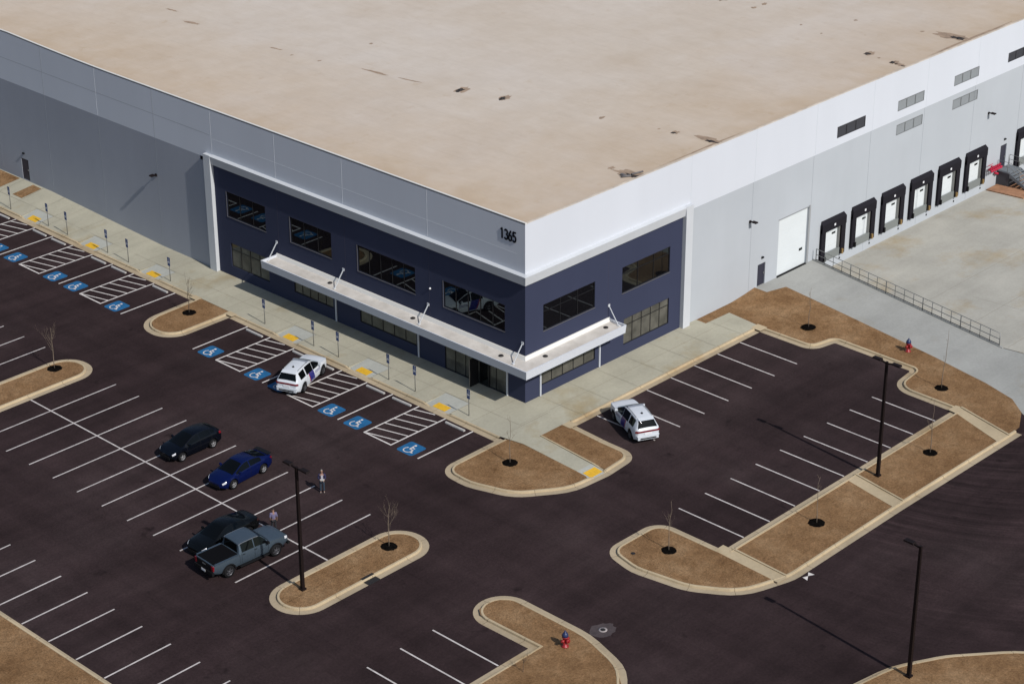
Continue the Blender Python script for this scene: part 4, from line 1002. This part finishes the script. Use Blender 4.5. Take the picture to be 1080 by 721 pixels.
# ------------------------------------------------------------------ vehicles
def pchip(tab):
    X = [a for a, _ in tab]; Y = [b for _, b in tab]; n = len(X)
    d = [(Y[i+1]-Y[i])/(X[i+1]-X[i]) for i in range(n-1)]; m = [d[0]]
    for i in range(1, n-1): m.append(0 if d[i-1]*d[i] <= 0 else 2*d[i-1]*d[i]/(d[i-1]+d[i]))
    m.append(d[-1])
    def f(x):
        if x <= X[0]: return Y[0]
        if x >= X[-1]: return Y[-1]
        i = max(k for k in range(n-1) if X[k] <= x); h = X[i+1]-X[i]; t = (x-X[i])/h
        return (2*t**3-3*t*t+1)*Y[i]+(t**3-2*t*t+t)*h*m[i]+(-2*t**3+3*t*t)*Y[i+1]+(t**3-t*t)*h*m[i+1]
    return f
class Car:
    def __init__(s, width, belt, top, wr, sill, axles, wr_r, crown=.05, xw=None):
        s.w, s.belt, s.top, s.wr = pchip(width), pchip(belt), pchip(top), pchip(wr)
        s.sill = sill; s.ax = axles; s.ar = wr_r*1.17; s.r = wr_r; s.x0 = width[0][0]; s.x1 = width[-1][0]; s.crown = crown
    def zb(s, x):
        z = s.sill
        for a in s.ax:
            d = abs(x-a)
            if d < s.ar: z = max(z, s.r+math.sqrt(s.ar**2-d*d))
        u = min(x-s.x0, s.x1-x)
        if u < .5: z = max(z, s.sill+.16*(1-u/.5))
        return z
    def sec(s, x):
        w, be, to, wr = s.w(x), s.belt(x), s.top(x), s.wr(x); zb = min(s.zb(x), be-.12)
        h = be-s.sill; cr = s.crown
        return [(w*.93, zb), (w*.985, max(zb+.02, s.sill+.30*h)), (w, max(zb+.05, s.sill+.62*h)), (w*.955, be), (wr, max(to-cr, be+.004)), (wr*.62, to-cr*.28), (0, to)]
    def pt(s, x, v, side=1, off=0.):
        P = s.sec(x); i = min(int(v), 5); t = v-i; y = P[i][0]+(P[i+1][0]-P[i][0])*t; z = P[i][1]+(P[i+1][1]-P[i][1])*t
        if off:
            e = .02; xa, xb = max(s.x0, x-e), min(s.x1, x+e); A, B = Vector(s.pt(xa, v)), Vector(s.pt(xb, v))
            va, vb = max(0, v-.05), min(6, v+.05); C, D = Vector(s.pt(x, va)), Vector(s.pt(x, vb))
            n = (B-A).cross(D-C)
            if n.length > 1e-9:
                n.normalize()
                if n.y < 0 and v < 5.5 or (v >= 5.5 and n.z < 0): n = -n
                return (x+n.x*off, side*(y+n.y*off), z+n.z*off)
        return (x, side*y, z)
    def body(s, name, m, parent, xa=None, xb=None):
        xa = s.x0 if xa is None else xa; xb = s.x1 if xb is None else xb
        xs = {xa, xb}; n = 64
        for k in range(n+1): xs.add(xa+(xb-xa)*k/n)
        for a in s.ax:
            for k in range(17): xs.add(a+s.ar*math.cos(math.pi*k/16)*.999)
        xs = sorted(x for x in xs if xa <= x <= xb); xs = [x for i, x in enumerate(xs) if i == 0 or x-xs[i-1] > .004]
        vs = [0,.5,1,1.5,2,2.5,3,3.5,4,4.5,5,5.5,6]; mb = MB()
        ring = [[s.pt(x, v, 1) for v in vs]+[s.pt(x, v, -1) for v in vs[-2::-1]] for x in xs]
        mb.grid(ring, 0, True); mb.face(ring[0]); mb.face(ring[-1])
        o = mb.build(name, m, parent, weld=True)
        bm = bmesh.new(); bm.from_mesh(o.data)
        for e in bm.edges:
            if len(e.link_faces) == 2 and e.calc_face_angle(0) > R(38): e.smooth = False
        bm.to_mesh(o.data); bm.free()
        return o
    def patch(s, name, m, parent, xa, xb, va, vb, sides=(1,), off=.008, slant=0., nx=10, nv=6, inset=None):
        mb = MB()
        for sd in sides:
            P = []
            for i in range(nx+1):
                row = []
                for j in range(nv+1):
                    v = va+(vb-va)*j/nv; x = xa+(xb-xa)*i/nx+slant*(j/nv-.5); row.append(s.pt(x, v, sd, off))
                P.append(row)
            mb.grid(P, 0, True)
        return mb.build(name, m, parent, weld=True)
    def screen(s, name, m, parent, xa, xb, va=4.2, off=.01):
        mb = MB(); P = []
        for i in range(9):
            x = xa+(xb-xa)*i/8; vs = [va+(6-va)*j/5 for j in range(6)]
            P.append([s.pt(x, v, 1, off) for v in vs]+[s.pt(x, v, -1, off) for v in vs[-2::-1]])
        mb.grid(P, 0, True); return mb.build(name, m, parent, weld=True)
def car_wheels(c, e, hw, rim_m, w=.23, spokes=5):
    for x in c.ax:
        for sd in (1, -1):
            y = sd*(hw-.11); r = c.r; mb = MB()
            mb.lathe([(r*.62,-w/2),(r*.93,-w/2),(r,-w*.36),(r,w*.36),(r*.93,w/2),(r*.62,w/2)], (x,y,r), 'Y', 24, cap=False)
            mb.lathe([(.0,-w*.1),(r*.63,-w*.1)], (x,y,r), 'Y', 20, cap=False); wo = mb.build("wheel", MT['black'], e)
            mb = MB(); mb.lathe([(r*.66,sd*w*.46),(r*.60,sd*w*.49),(r*.55,sd*w*.3)], (x,y,r), 'Y', 24, cap=False)
            mb.lathe([(.0,sd*w*.44),(r*.16,sd*w*.42),(r*.18,sd*w*.25)], (x,y,r), 'Y', 12, cap=False)
            for k in range(spokes):
                a = 2*math.pi*k/spokes+.3; d = (math.cos(a), math.sin(a)); p = (-d[1]*.05, d[0]*.05)
                q = [(x+d[0]*r*.12-p[0], y+sd*w*.28, r+d[1]*r*.12-p[1]),(x+d[0]*r*.12+p[0], y+sd*w*.28, r+d[1]*r*.12+p[1]),(x+d[0]*r*.6+p[0]*.8, y+sd*w*.34, r+d[1]*r*.6+p[1]*.8),(x+d[0]*r*.6-p[0]*.8, y+sd*w*.34, r+d[1]*r*.6-p[1]*.8)]
                mb.hexa(q+[(a_, b_+sd*w*.14, c_) for a_, b_, c_ in q])
            mb.build("rim", rim_m, wo)
def underbody(c, e, hw, xa=None, xb=None):
    mb = MB(); mb.box((xa if xa is not None else c.x0+.25), (xb if xb is not None else c.x1-.25), -hw*.74, hw*.74, c.sill+.02, c.sill+.42); mb.build("underbody", MT['black'], e)
def mirrors(c, e, x, m, v=3.08, sz=1.):
    for sd in (1, -1):
        p = c.pt(x, v, sd); mb = MB(); q = sd
        mb.hexa([(p[0]-.09*sz,p[1],p[2]+.02),(p[0]+.09*sz,p[1],p[2]+.02),(p[0]+.06*sz,p[1]+q*.24*sz,p[2]+.04),(p[0]-.09*sz,p[1]+q*.24*sz,p[2]+.04),
                 (p[0]-.09*sz,p[1]+q*.05,p[2]+.17*sz),(p[0]+.06*sz,p[1]+q*.05,p[2]+.15*sz),(p[0]+.03*sz,p[1]+q*.23*sz,p[2]+.17*sz),(p[0]-.08*sz,p[1]+q*.23*sz,p[2]+.18*sz)])
        mb.build("mirror", m, e)
def handles(c, e, xs, m, v=2.72):
    for x in xs:
        for sd in (1, -1):
            a, b = c.pt(x-.1, v, sd, .02), c.pt(x+.1, v, sd, .02); mb = MB(); mb.bar(a, b, .025, .035); mb.build("door_handle", m, e)
def seams(c, e, xs, m=None):
    mb = MB()
    for x in xs:
        for sd in (1, -1):
            for k in range(7):
                v0, v1 = .5+2.45*k/7, .5+2.45*(k+1)/7
                mb.face([c.pt(x-.009, v0, sd, .004), c.pt(x+.009, v0, sd, .004), c.pt(x+.009, v1, sd, .004), c.pt(x-.009, v1, sd, .004)])
    mb.build("door_seam", m or MT['black'], e)
MT['hl'] = mat("headlamp_lens", (.62,.63,.66), .15, spec=.8, coat=1.)
MT['tl'] = mat("tail_lamp_lens", (.16,.004,.010), .2, spec=.6, coat=.8)
MT['tld'] = mat("smoked_tail_lens", (.03,.003,.004), .2, coat=.8)
MT['rim'] = mat("silver_alloy", (.42,.42,.43), .35, metal=.7)
MT['rimd'] = mat("dark_alloy", (.10,.10,.11), .4, metal=.6)
def carpaint(name, c, metal=.35, rough=.32): return mat(name, c, rough, metal=metal, spec=.2, coat=.1)

def suv(x, y, rz, label):
    e = empty("police_suv", (x,y,.004), rz); tag(e, label, "police car", "white police utility vehicles")
    hw = .97
    c = Car([(-2.52,.74),(-2.42,.86),(-2.2,.94),(-1.6,.97),(0,.955),(1.5,.97),(2.1,.92),(2.38,.80),(2.55,.60)],
            [(-2.52,1.06),(-2.4,1.12),(-1.2,1.14),(.7,1.10),(1.0,1.10),(2.0,1.06),(2.4,.98),(2.55,.80)],
            [(-2.52,1.08),(-2.46,1.16),(-2.06,1.70),(-1.8,1.77),(-.9,1.82),(-.1,1.80),(.12,1.765),(1.25,1.19),(1.35,1.165),(2.0,1.12),(2.4,1.02),(2.55,.82)],
            [(-2.52,.72),(-2.42,.76),(-2.1,.62),(-1.6,.64),(0,.66),(.3,.66),(1.1,.76),(1.4,.79),(2.2,.72),(2.55,.50)], .28, (1.52,-1.52), .385)
    wp = carpaint("police_white_paint", (.54,.57,.61), 0., .35)
    c.body("body", wp, e); underbody(c, e, hw); car_wheels(c, e, hw, MT['rimd'])
    for sd in (1, -1):
        c.patch("side_window", MT['carglass'], e, .0, 1.02, 3.02, 3.95, (sd,), .012)
        c.patch("side_window", MT['carglass'], e, -1.02, -.05, 3.02, 3.95, (sd,), .012)
        c.patch("side_window", MT['carglass'], e, -1.92, -1.16, 3.06, 3.9, (sd,), .012)
    c.screen("windshield", MT['carglass'], e, .10, 1.22, 4.12); c.screen("rear_window", MT['carglass'], e, -2.40, -2.10, 4.12)
    bl = mat("stripe_blue", (.016,.02,.17), .35, coat=.5)
    for sd in (1, -1): st = c.patch("blue_stripe", bl, e, -.55, .12, .25, 3.05, (sd,), .015, slant=-.3, nx=5, nv=16)
    rd = mat("stripe_red", (.34,.02,.05), .4)
    for sd in (1, -1): c.patch("red_stripe", rd, e, -.64, -.56, .25, 3.0, (sd,), .0145, slant=-.3, nx=2, nv=12)
    mb = MB()           # agency lettering panel on the front door: two rows of small dark blue bars of letters
    for sd in (1, -1):
        for r, v in enumerate((2.35, 2.0)):
            for k in range(9): xx = .25+.09*k; mb.face([c.pt(xx,v-.1,sd,.014),c.pt(xx+.055,v-.1,sd,.014),c.pt(xx+.055,v+.1,sd,.014),c.pt(xx,v+.1,sd,.014)])
    mb.build("door_lettering", bl, e)
    lb = MB()
    lb.hexa([(-.30,-.60,1.80),(-.04,-.60,1.79),(-.04,.60,1.79),(-.30,.60,1.80),(-.28,-.58,1.86),(-.07,-.58,1.855),(-.07,.58,1.855),(-.28,.58,1.86)]); lb.build("roof_light_bar", mat("lightbar_lens", (.22,.24,.28), .25, coat=.6), e)
    for yy in (-.57, .57):
        mb = MB(); mb.tube([(-1.75,yy,1.76),(-1.65,yy,1.81),(-.45,yy,1.84),(-.35,yy,1.79)], .018, 6); mb.build("roof_rail", MT['galv'], e)
    mb = MB(); mb.lathe([(.09,0),(.08,.06),(.02,.09),(.012,.18)], (-1.35,0,1.79), n=10); mb.build("antenna", MT['plastic'], e)
    for sd in (1, -1):
        c.patch("headlight", MT['hl'], e, 2.2, 2.50, 2.6, 3.1, (sd,), .012)
    mb = MB(); mb.hexa([(-2.535,-.80,.93),(-2.40,-.93,.93),(-2.40,.93,.93),(-2.535,.80,.93),(-2.54,-.78,1.06),(-2.41,-.915,1.06),(-2.41,.915,1.06),(-2.54,.78,1.06)]); mb.build("taillight", MT['tl'], e)
    mb = MB(); mb.box(-2.60,-2.45,-.78,.78,.40,.64); mb.box(-2.585,-2.45,-.82,.82,.64,.70); b = mb.build("rear_bumper", wp, e)
    mb = MB(); mb.box(-2.61,-2.59,-.6,.6,.44,.54); mb.build("bumper_insert", MT['plastic'], b)
    mb = MB(); mb.box(-2.55,-2.525,-.26,.26,.74,.88); mb.build("number_plate", MT['signw'], e)
    mb = MB(); mb.box(2.52,2.60,-.62,.62,.5,.78); mb.build("grille", MT['plastic'], e)
    mb = MB(); mb.hexa([(-2.16,-.58,1.68),(-1.9,-.58,1.755),(-1.9,.58,1.755),(-2.16,.58,1.68),(-2.24,-.56,1.71),(-1.9,-.56,1.79),(-1.9,.56,1.79),(-2.24,.56,1.71)]); mb.build("spoiler", wp, e)
    mirrors(c, e, .85, wp); handles(c, e, (.12,-.88), wp); seams(c, e, (.98,-.02,-1.04), mat("white_seam", (.25,.25,.27), .6))
suv(-8.5, 14.55, R(22), "white police utility vehicle with blue door stripe parked askew in a blue marked bay")
suv(2.75, -7.95, R(63.4), "white police utility vehicle with blue door stripe parked askew beside the right hand sidewalk")

def hatch(x, y, rz):
    e = empty("hatchback", (x,y,.004), rz); tag(e, "black hatchback with silver wheels parked alone in the middle stall row", "car")
    c = Car([(-2.2,.72),(-2.1,.84),(-1.6,.90),(0,.91),(1.3,.90),(1.9,.83),(2.13,.66),(2.2,.5)], [(-2.2,.90),(-2.0,1.06),(-1.0,1.04),(.9,.96),(1.8,.83),(2.2,.62)],
            [(-2.2,.95),(-2.12,1.10),(-1.55,1.42),(-1.2,1.50),(-.5,1.55),(-.1,1.53),(.12,1.48),(1.3,1.02),(1.45,.985),(1.8,.86),(2.2,.64)],
            [(-2.2,.56),(-2.0,.66),(-1.5,.56),(0,.60),(.2,.61),(1.2,.75),(1.8,.72),(2.2,.42)], .22, (1.36,-1.33), .33)
    p = carpaint("black_blue_paint", (.002,.003,.006), .0, .25); hw = .91
    c.body("body", p, e); underbody(c, e, hw); car_wheels(c, e, hw, MT['rim'])
    for sd in (1, -1):
        c.patch("side_window", MT['carglass'], e, -.2, .85, 3.12, 3.9, (sd,), .01); c.patch("side_window", MT['carglass'], e, -1.2, -.28, 3.12, 3.9, (sd,), .01); c.patch("side_window", MT['carglass'], e, -1.55, -1.28, 3.2, 3.8, (sd,), .01)
        c.patch("headlight", MT['hl'], e, 1.86, 2.08, 2.5, 3.2, (sd,), .012); c.patch("taillight", MT['tl'], e, -2.17, -1.9, 2.5, 3.1, (sd,), .012)
    c.screen("windshield", MT['carglass'], e, .18, 1.27); c.screen("rear_window", MT['carglass'], e, -2.06, -1.5, 4.15)
    mb = MB(); mb.box(2.16,2.23,-.5,.5,.3,.5); mb.build("grille", MT['plastic'], e)
    mirrors(c, e, .75, p, sz=.85); handles(c, e, (.0,-1.0), p); seams(c, e, (.9,-.24,-1.24))
hatch(-20.85, 12.25, R(180))

def sedan(x, y, rz, paint, name, label, L=1., spoiler=False, rim='rim', tl='tl'):
    e = empty(name, (x,y,.004), rz); tag(e, label, "car")
    c = Car([(-2.32*L,.70),(-2.22*L,.83),(-1.7*L,.90),(0,.91),(1.4*L,.90),(2.05*L,.83),(2.28*L,.66),(2.36*L,.5)], [(-2.32*L,.84),(-2.1*L,1.0),(-1.0,1.0),(.9,.93),(1.9*L,.80),(2.36*L,.58)],
            [(-2.32*L,.88),(-2.24*L,1.06),(-2.0*L,1.10),(-1.85,1.14),(-.8,1.42),(-.25,1.48),(.1,1.465),(.30,1.42),(1.35,1.0),(1.55,.965),(1.95*L,.86),(2.36*L,.60)],
            [(-2.32*L,.58),(-2.1*L,.72),(-1.8,.70),(-.8,.59),(0,.60),(.3,.61),(1.3,.75),(1.95*L,.72),(2.36*L,.42)], .2, (1.40*L,-1.38*L), .34)
    hw = .91
    c.body("body", paint, e); underbody(c, e, hw); car_wheels(c, e, hw, MT[rim])
    for sd in (1, -1):
        c.patch("side_window", MT['carglass'], e, -.15, 1.05, 3.08, 3.92, (sd,), .01); c.patch("side_window", MT['carglass'], e, -1.25, -.23, 3.1, 3.88, (sd,), .01)
        c.patch("headlight", MT['hl'], e, 1.98*L, 2.24*L, 2.5, 3.25, (sd,), .012); c.patch("taillight", MT[tl], e, -2.28*L, -2.08*L, 2.55, 3.0, (sd,), .012)
    c.screen("windshield", MT['carglass'], e, .34, 1.32); c.screen("rear_window", MT['carglass'], e, -1.84, -.86, 4.15)
    mb = MB(); mb.box(2.33*L,2.39*L,-.5,.5,.28,.46); mb.build("grille", MT['plastic'], e)
    if spoiler:
        mb = MB(); mb.hexa([(-2.30,-.66,1.07),(-2.02,-.68,1.10),(-2.02,.68,1.10),(-2.30,.66,1.07),(-2.36,-.66,1.135),(-2.05,-.68,1.135),(-2.05,.68,1.135),(-2.36,.66,1.135)]); mb.build("spoiler", MT['plastic'], e)
    mirrors(c, e, .85, paint, sz=.85); handles(c, e, (.0,-.95), paint); seams(c, e, (.98,-.19,-1.12))
    return e
sedan(-20.9, 6.85, R(184), carpaint("metallic_blue_paint", (.002,.006,.048), .1, .28), "sedan", "blue sedan with silver wheels parked in the middle stall row", spoiler=True)
sedan(-27.05, 1.15, R(183), carpaint("black_paint", (.0025,.003,.0035), .0, .25), "sedan", "long black sedan parked close beside the grey blue pickup", L=1.07, rim='rimd', tl='tld')

def pickup(x, y, rz):
    e = empty("pickup_truck", (x,y,.004), rz); tag(e, "grey blue crew cab pickup with black bed cover beside the black sedan", "pickup truck")
    p = carpaint("slate_blue_paint", (.070,.096,.124), .45, .35); hw = 1.0
    c = Car([(-2.95,.92),(-2.8,.99),(-2.0,1.0),(0,1.0),(2.0,1.0),(2.5,.97),(2.8,.9),(2.92,.82)], [(-2.95,1.24),(-.92,1.26),(-.9,1.26),(1.3,1.22),(2.5,1.14),(2.92,1.02)],
            [(-2.95,1.26),(-.95,1.28),(-.93,1.3),(-.86,1.86),(-.6,1.93),(.3,1.95),(.62,1.92),(.8,1.87),(1.45,1.32),(1.65,1.29),(2.5,1.2),(2.85,1.12),(2.92,1.04)],
            [(-2.95,.84),(-.95,.86),(-.88,.72),(0,.72),(.7,.72),(1.4,.86),(2.5,.84),(2.92,.7)], .5, (1.86,-1.80), .41)
    c.body("body", p, e); underbody(c, e, hw); car_wheels(c, e, hw, MT['rimd'], w=.28, spokes=6)
    mb = MB(); mb.box(-2.86,-1.0,-.83,.83,1.262,1.30); mb.build("bed_cover", mat("bed_cover_vinyl", (.005,.005,.006), .95, spec=.03), e)
    for sd in (1, -1):
        c.patch("side_window", MT['carglass'], e, .28, 1.18, 3.1, 3.92, (sd,), .012); c.patch("side_window", MT['carglass'], e, -.72, .2, 3.1, 3.92, (sd,), .012)
        c.patch("headlight", MT['hl'], e, 2.6, 2.86, 2.3, 3.1, (sd,), .012)
        mb = MB(); y0_, y1_ = sorted((sd*.765, sd*.95)); mb.box(-3.0,-2.88,y0_,y1_,.86,1.2)
        mb.build("taillight", MT['tl'], e)
        mb = MB(); mb.bar((-1.0,sd*1.03,.46), (1.25,sd*1.03,.46), .16, .06); mb.build("running_board", MT['plastic'], e)
        mb = MB()
        for a in c.ax:
            for k in range(10):
                a0, a1 = math.pi*k/10, math.pi*(k+1)/10; r0, r1 = c.ar-.01, c.ar+.07
                q = [(a+r*math.cos(t), sd*1.008, .41+r*math.sin(t)) for r, t in ((r0,a0),(r1,a0),(r1,a1),(r0,a1))]
                mb.face(q); mb.face([q[0], q[3], (q[3][0], sd*.93, q[3][2]), (q[0][0], sd*.93, q[0][2])])
        mb.build("wheel_arch_trim", MT['plastic'], e)
    c.screen("windshield", MT['carglass'], e, .86, 1.42); c.screen("rear_window", MT['carglass'], e, -.925, -.868, 4.3)
    mb = MB(); mb.box(-3.06,-2.9,-.93,.93,.55,.78); b = mb.build("rear_bumper", MT['plastic'], e)
    mb = MB(); mb.box(-3.075,-3.06,-.2,.2,.6,.74); mb.build("number_plate", MT['signw'], b)
    mb = MB(); mb.box(-2.99,-2.93,-.76,.76,.82,1.22); tg = mb.build("tailgate", MT['plastic'], e)
    mb = MB(); mb.box(-3.0,-2.991,-.16,.16,1.05,1.13); mb.build("handle", MT['galv'], tg)
    mb = MB(); mb.box(2.86,2.97,-.68,.68,.66,1.0); mb.box(2.84,3.0,-.92,.92,.45,.64); mb.build("grille", MT['plastic'], e)
    for sd in (1, -1):
        mb = MB()
        for k in range(6):
            x0_, x1_ = -.85+k*.26, -.85+(k+1)*.26
            mb.bar(c.pt(x0_,3.97,sd,.014), c.pt(x1_,3.97,sd,.014), .03, .02)
        mb.build("window_trim", MT['rim'], e)
        mb = MB(); mb.bar((-2.85,sd*.93,1.275),(-1.0,sd*.93,1.285),.13,.03); mb.build("bed_rail", p, e)
    mirrors(c, e, 1.18, MT['plastic'], sz=1.2); handles(c, e, (.3,-.62), MT['plastic']); seams(c, e, (1.28,.24,-.78,-.94))
pickup(-27.7, -1.62, R(-3))

# ------------------------------------------------------------------ people
def skin_mesh(name, verts, edges, radii, sub=1):
    me = bpy.data.meshes.new(name); me.from_pydata(verts, edges, []); o = bpy.data.objects.new(name, me); COL.objects.link(o)
    sk = o.modifiers.new("s", 'SKIN'); sk.use_smooth_shade = True
    for d, r in zip(me.skin_vertices[0].data, radii): d.radius = r if isinstance(r, tuple) else (r, r)
    me.skin_vertices[0].data[0].use_root = True
    sb = o.modifiers.new("d", 'SUBSURF'); sb.levels = sub; sb.render_levels = sub
    bpy.context.view_layer.update()
    m2 = bpy.data.meshes.new_from_object(o.evaluated_get(bpy.context.evaluated_depsgraph_get()))
    COL.objects.unlink(o); bpy.data.objects.remove(o)
    for p in m2.polygons: p.use_smooth = True
    q = bpy.data.objects.new(name, m2); COL.objects.link(q); return q
def person(x, y, rz, label, top, legs, hair, arms, haircol, extra=None):
    """faces local -y"""
    sk = mat("skin_tone", (.26,.145,.10), .7)
    V, E, Rd = [], [], []
    def add(p, r, par=None):
        V.append(p); Rd.append(r)
        if par is not None: E.append((par, len(V)-1))
        return len(V)-1
    pel = add((0,0,.95), (.15,.105)); wa = add((0,0,1.12), (.135,.095), pel); ch = add((0,.0,1.33), (.165,.105), wa); ne = add((0,.01,1.49), .058, ch); h0 = add((0,-.01,1.57), (.066,.08), ne); h1 = add((0,-.015,1.67), (.078,.095), h0); h2 = add((0,-.005,1.755), (.05,.06), h1)
    F = {}
    for s, a in zip((1,-1), arms):
        hip = add((s*.095,0,.90), .088, pel); kn = add((s*.11,-.015,.50), .06, hip); an = add((s*.115,.01,.09), .042, kn); to = add((s*.125,-.14,.045), .036, an)
        sh = add((s*.185,.0,1.42), .062, ch); el = add(a[0], .045, sh); wr = add(a[1], .03, el)
        d = (Vector(a[1])-Vector(a[0])).normalized(); pm = Vector(a[1])+d*.07; pa = add(tuple(pm), (.033,.026), wr)
        side = d.cross(Vector((0,1,0))).normalized() if abs(d.y) < .9 else Vector((1,0,0))
        for k, L in enumerate((.062,.075,.07,.055)):
            f0 = add(tuple(pm+side*(k-1.5)*.019+d*.03), .009, pa); f1 = add(tuple(pm+side*(k-1.5)*.02+d*(.03+L*.6)), .0085, f0); add(tuple(pm+side*(k-1.5)*.02+d*(.03+L)+Vector((0,-.02,-.005))), .007, f1)
        t0 = add(tuple(pm-side*.04-d*.02), .0095, pa); add(tuple(pm-side*.055+d*.03), .008, t0)
    b = skin_mesh("person", V, E, Rd, 1); b.data.materials.append(sk)
    tag(b, label, "person"); b.scale = (.96,.96,.96); b.location = (x, y, .0); b.rotation_euler = (0, 0, rz)
    def child(o, m): o.data.materials.clear(); o.data.materials.append(m); o.parent = b
    # shirt or jacket: same skeleton, a little wider
    V2, E2, R2 = [(0,0,.86),(0,0,1.12),(0,0,1.34),(0,.008,1.455)], [(0,1),(1,2),(2,3)], [(.168,.122),(.155,.115),(.185,.126),(.085,.075)]
    for s, a in zip((1,-1), arms):
        n = len(V2); V2 += [(s*.19,0,1.42), a[0], tuple(Vector(a[0]).lerp(Vector(a[1]), .88 if top[1] else .05))]; R2 += [.079, .062, .048]; E2 += [(2,n),(n,n+1),(n+1,n+2)]
    child(skin_mesh("jacket" if top[1] else "shirt", V2, E2, R2), top[0])
    V3, E3, R3 = [(0,0,.97)], [], [(.162,.118)]
    for s in (1,-1):
        n = len(V3); V3 += [(s*.097,0,.88),(s*.11,-.015,.50),(s*.115,.004,.065)]; R3 += [.103,.077,.068]; E3 += [(0,n),(n,n+1),(n+1,n+2)]
    child(skin_mesh("trousers", V3, E3, R3), legs)
    for s in (1,-1):
        o = skin_mesh("shoe", [(s*.115,.05,.045),(s*.12,-.05,.045),(s*.127,-.17,.035)], [(0,1),(1,2)], [.045,.048,.04]); child(o, mat("shoe_leather", (.05,.04,.035) if not extra else (.25,.235,.22), .7))
    o = skin_mesh("hair", [(0,.04,1.66),(0,.02,1.74),(0,-.045,1.765)], [(0,1),(1,2)], [(.083,.06),(.082,.085),(.06,.035)]); child(o, mat("hair", haircol, .8))
    mb = MB()
    for s in (1,-1): mb.lathe([(.012,-.004),(.008,.006)], (s*.032,-.104,1.665), 'Y', 8)
    mb.box(-.025,.025,-.105,-.098,1.595,1.603); f = mb.build("face_features", mat("face_dark", (.05,.03,.025), .6), b)
    mb = MB(); mb.hexa([(-.016,-.095,1.618),(.016,-.095,1.618),(.012,-.09,1.67),(-.012,-.09,1.67),(-.013,-.128,1.622),(.013,-.128,1.622),(.006,-.1,1.67),(-.006,-.1,1.67)])
    for s in (1,-1): mb.lathe([(.02,-.008),(.028,.0),(.02,.01)], (s*.084,.0,1.645), 'X', 8)
    mb.build("nose_and_ears", sk, b)
    return b
navy_c = mat("navy_cloth", (.018,.018,.06), .9); jean = mat("blue_denim", (.022,.036,.058), .9); lav = mat("lavender_cloth", (.13,.115,.20), .9); dark = mat("dark_cloth", (.012,.012,.016), .9)
P1 = person(-18.45, 1.25, R(-38), "standing person in a navy jacket, pale shirt and jeans holding a paper", (navy_c, True), jean, None,
       (((.265,.03,1.16),(.15,-.24,1.08)), ((-.265,.03,1.16),(-.13,-.25,1.10))), (.22,.20,.18), extra=1)
mb = MB(); mb.hexa([(-.07,-.13,1.05),(.07,-.13,1.05),(.075,-.125,1.4),(-.075,-.125,1.4),(-.06,-.145,1.05),(.06,-.145,1.05),(.055,-.14,1.42),(-.055,-.14,1.42)]); mb.build("shirt_front", mat("pale_shirt", (.38,.37,.41), .9), P1)
mb = MB(); mb.hexa([(-.13,-.30,1.02),(.14,-.30,1.02),(.14,-.36,1.2),(-.13,-.36,1.2),(-.13,-.304,1.02),(.14,-.304,1.02),(.14,-.364,1.2),(-.13,-.364,1.2)]); 
pp = mb.build("paper", mat("paper", (.6,.6,.58), .9), loc=(-18.45,1.25,0)); pp.rotation_euler = (0,0,R(-38)); tag(pp, "pale sheet of paper held by the person in the navy jacket", "paper")
P2 = person(-24.0, -.28, R(150), "person in a lavender shirt and dark trousers standing by the pickup's front corner", (lav, False), dark, None,
       (((.235,.04,1.15),(.22,-.05,.90)), ((-.235,.04,1.15),(-.23,-.03,.90))), (.02,.016,.014))
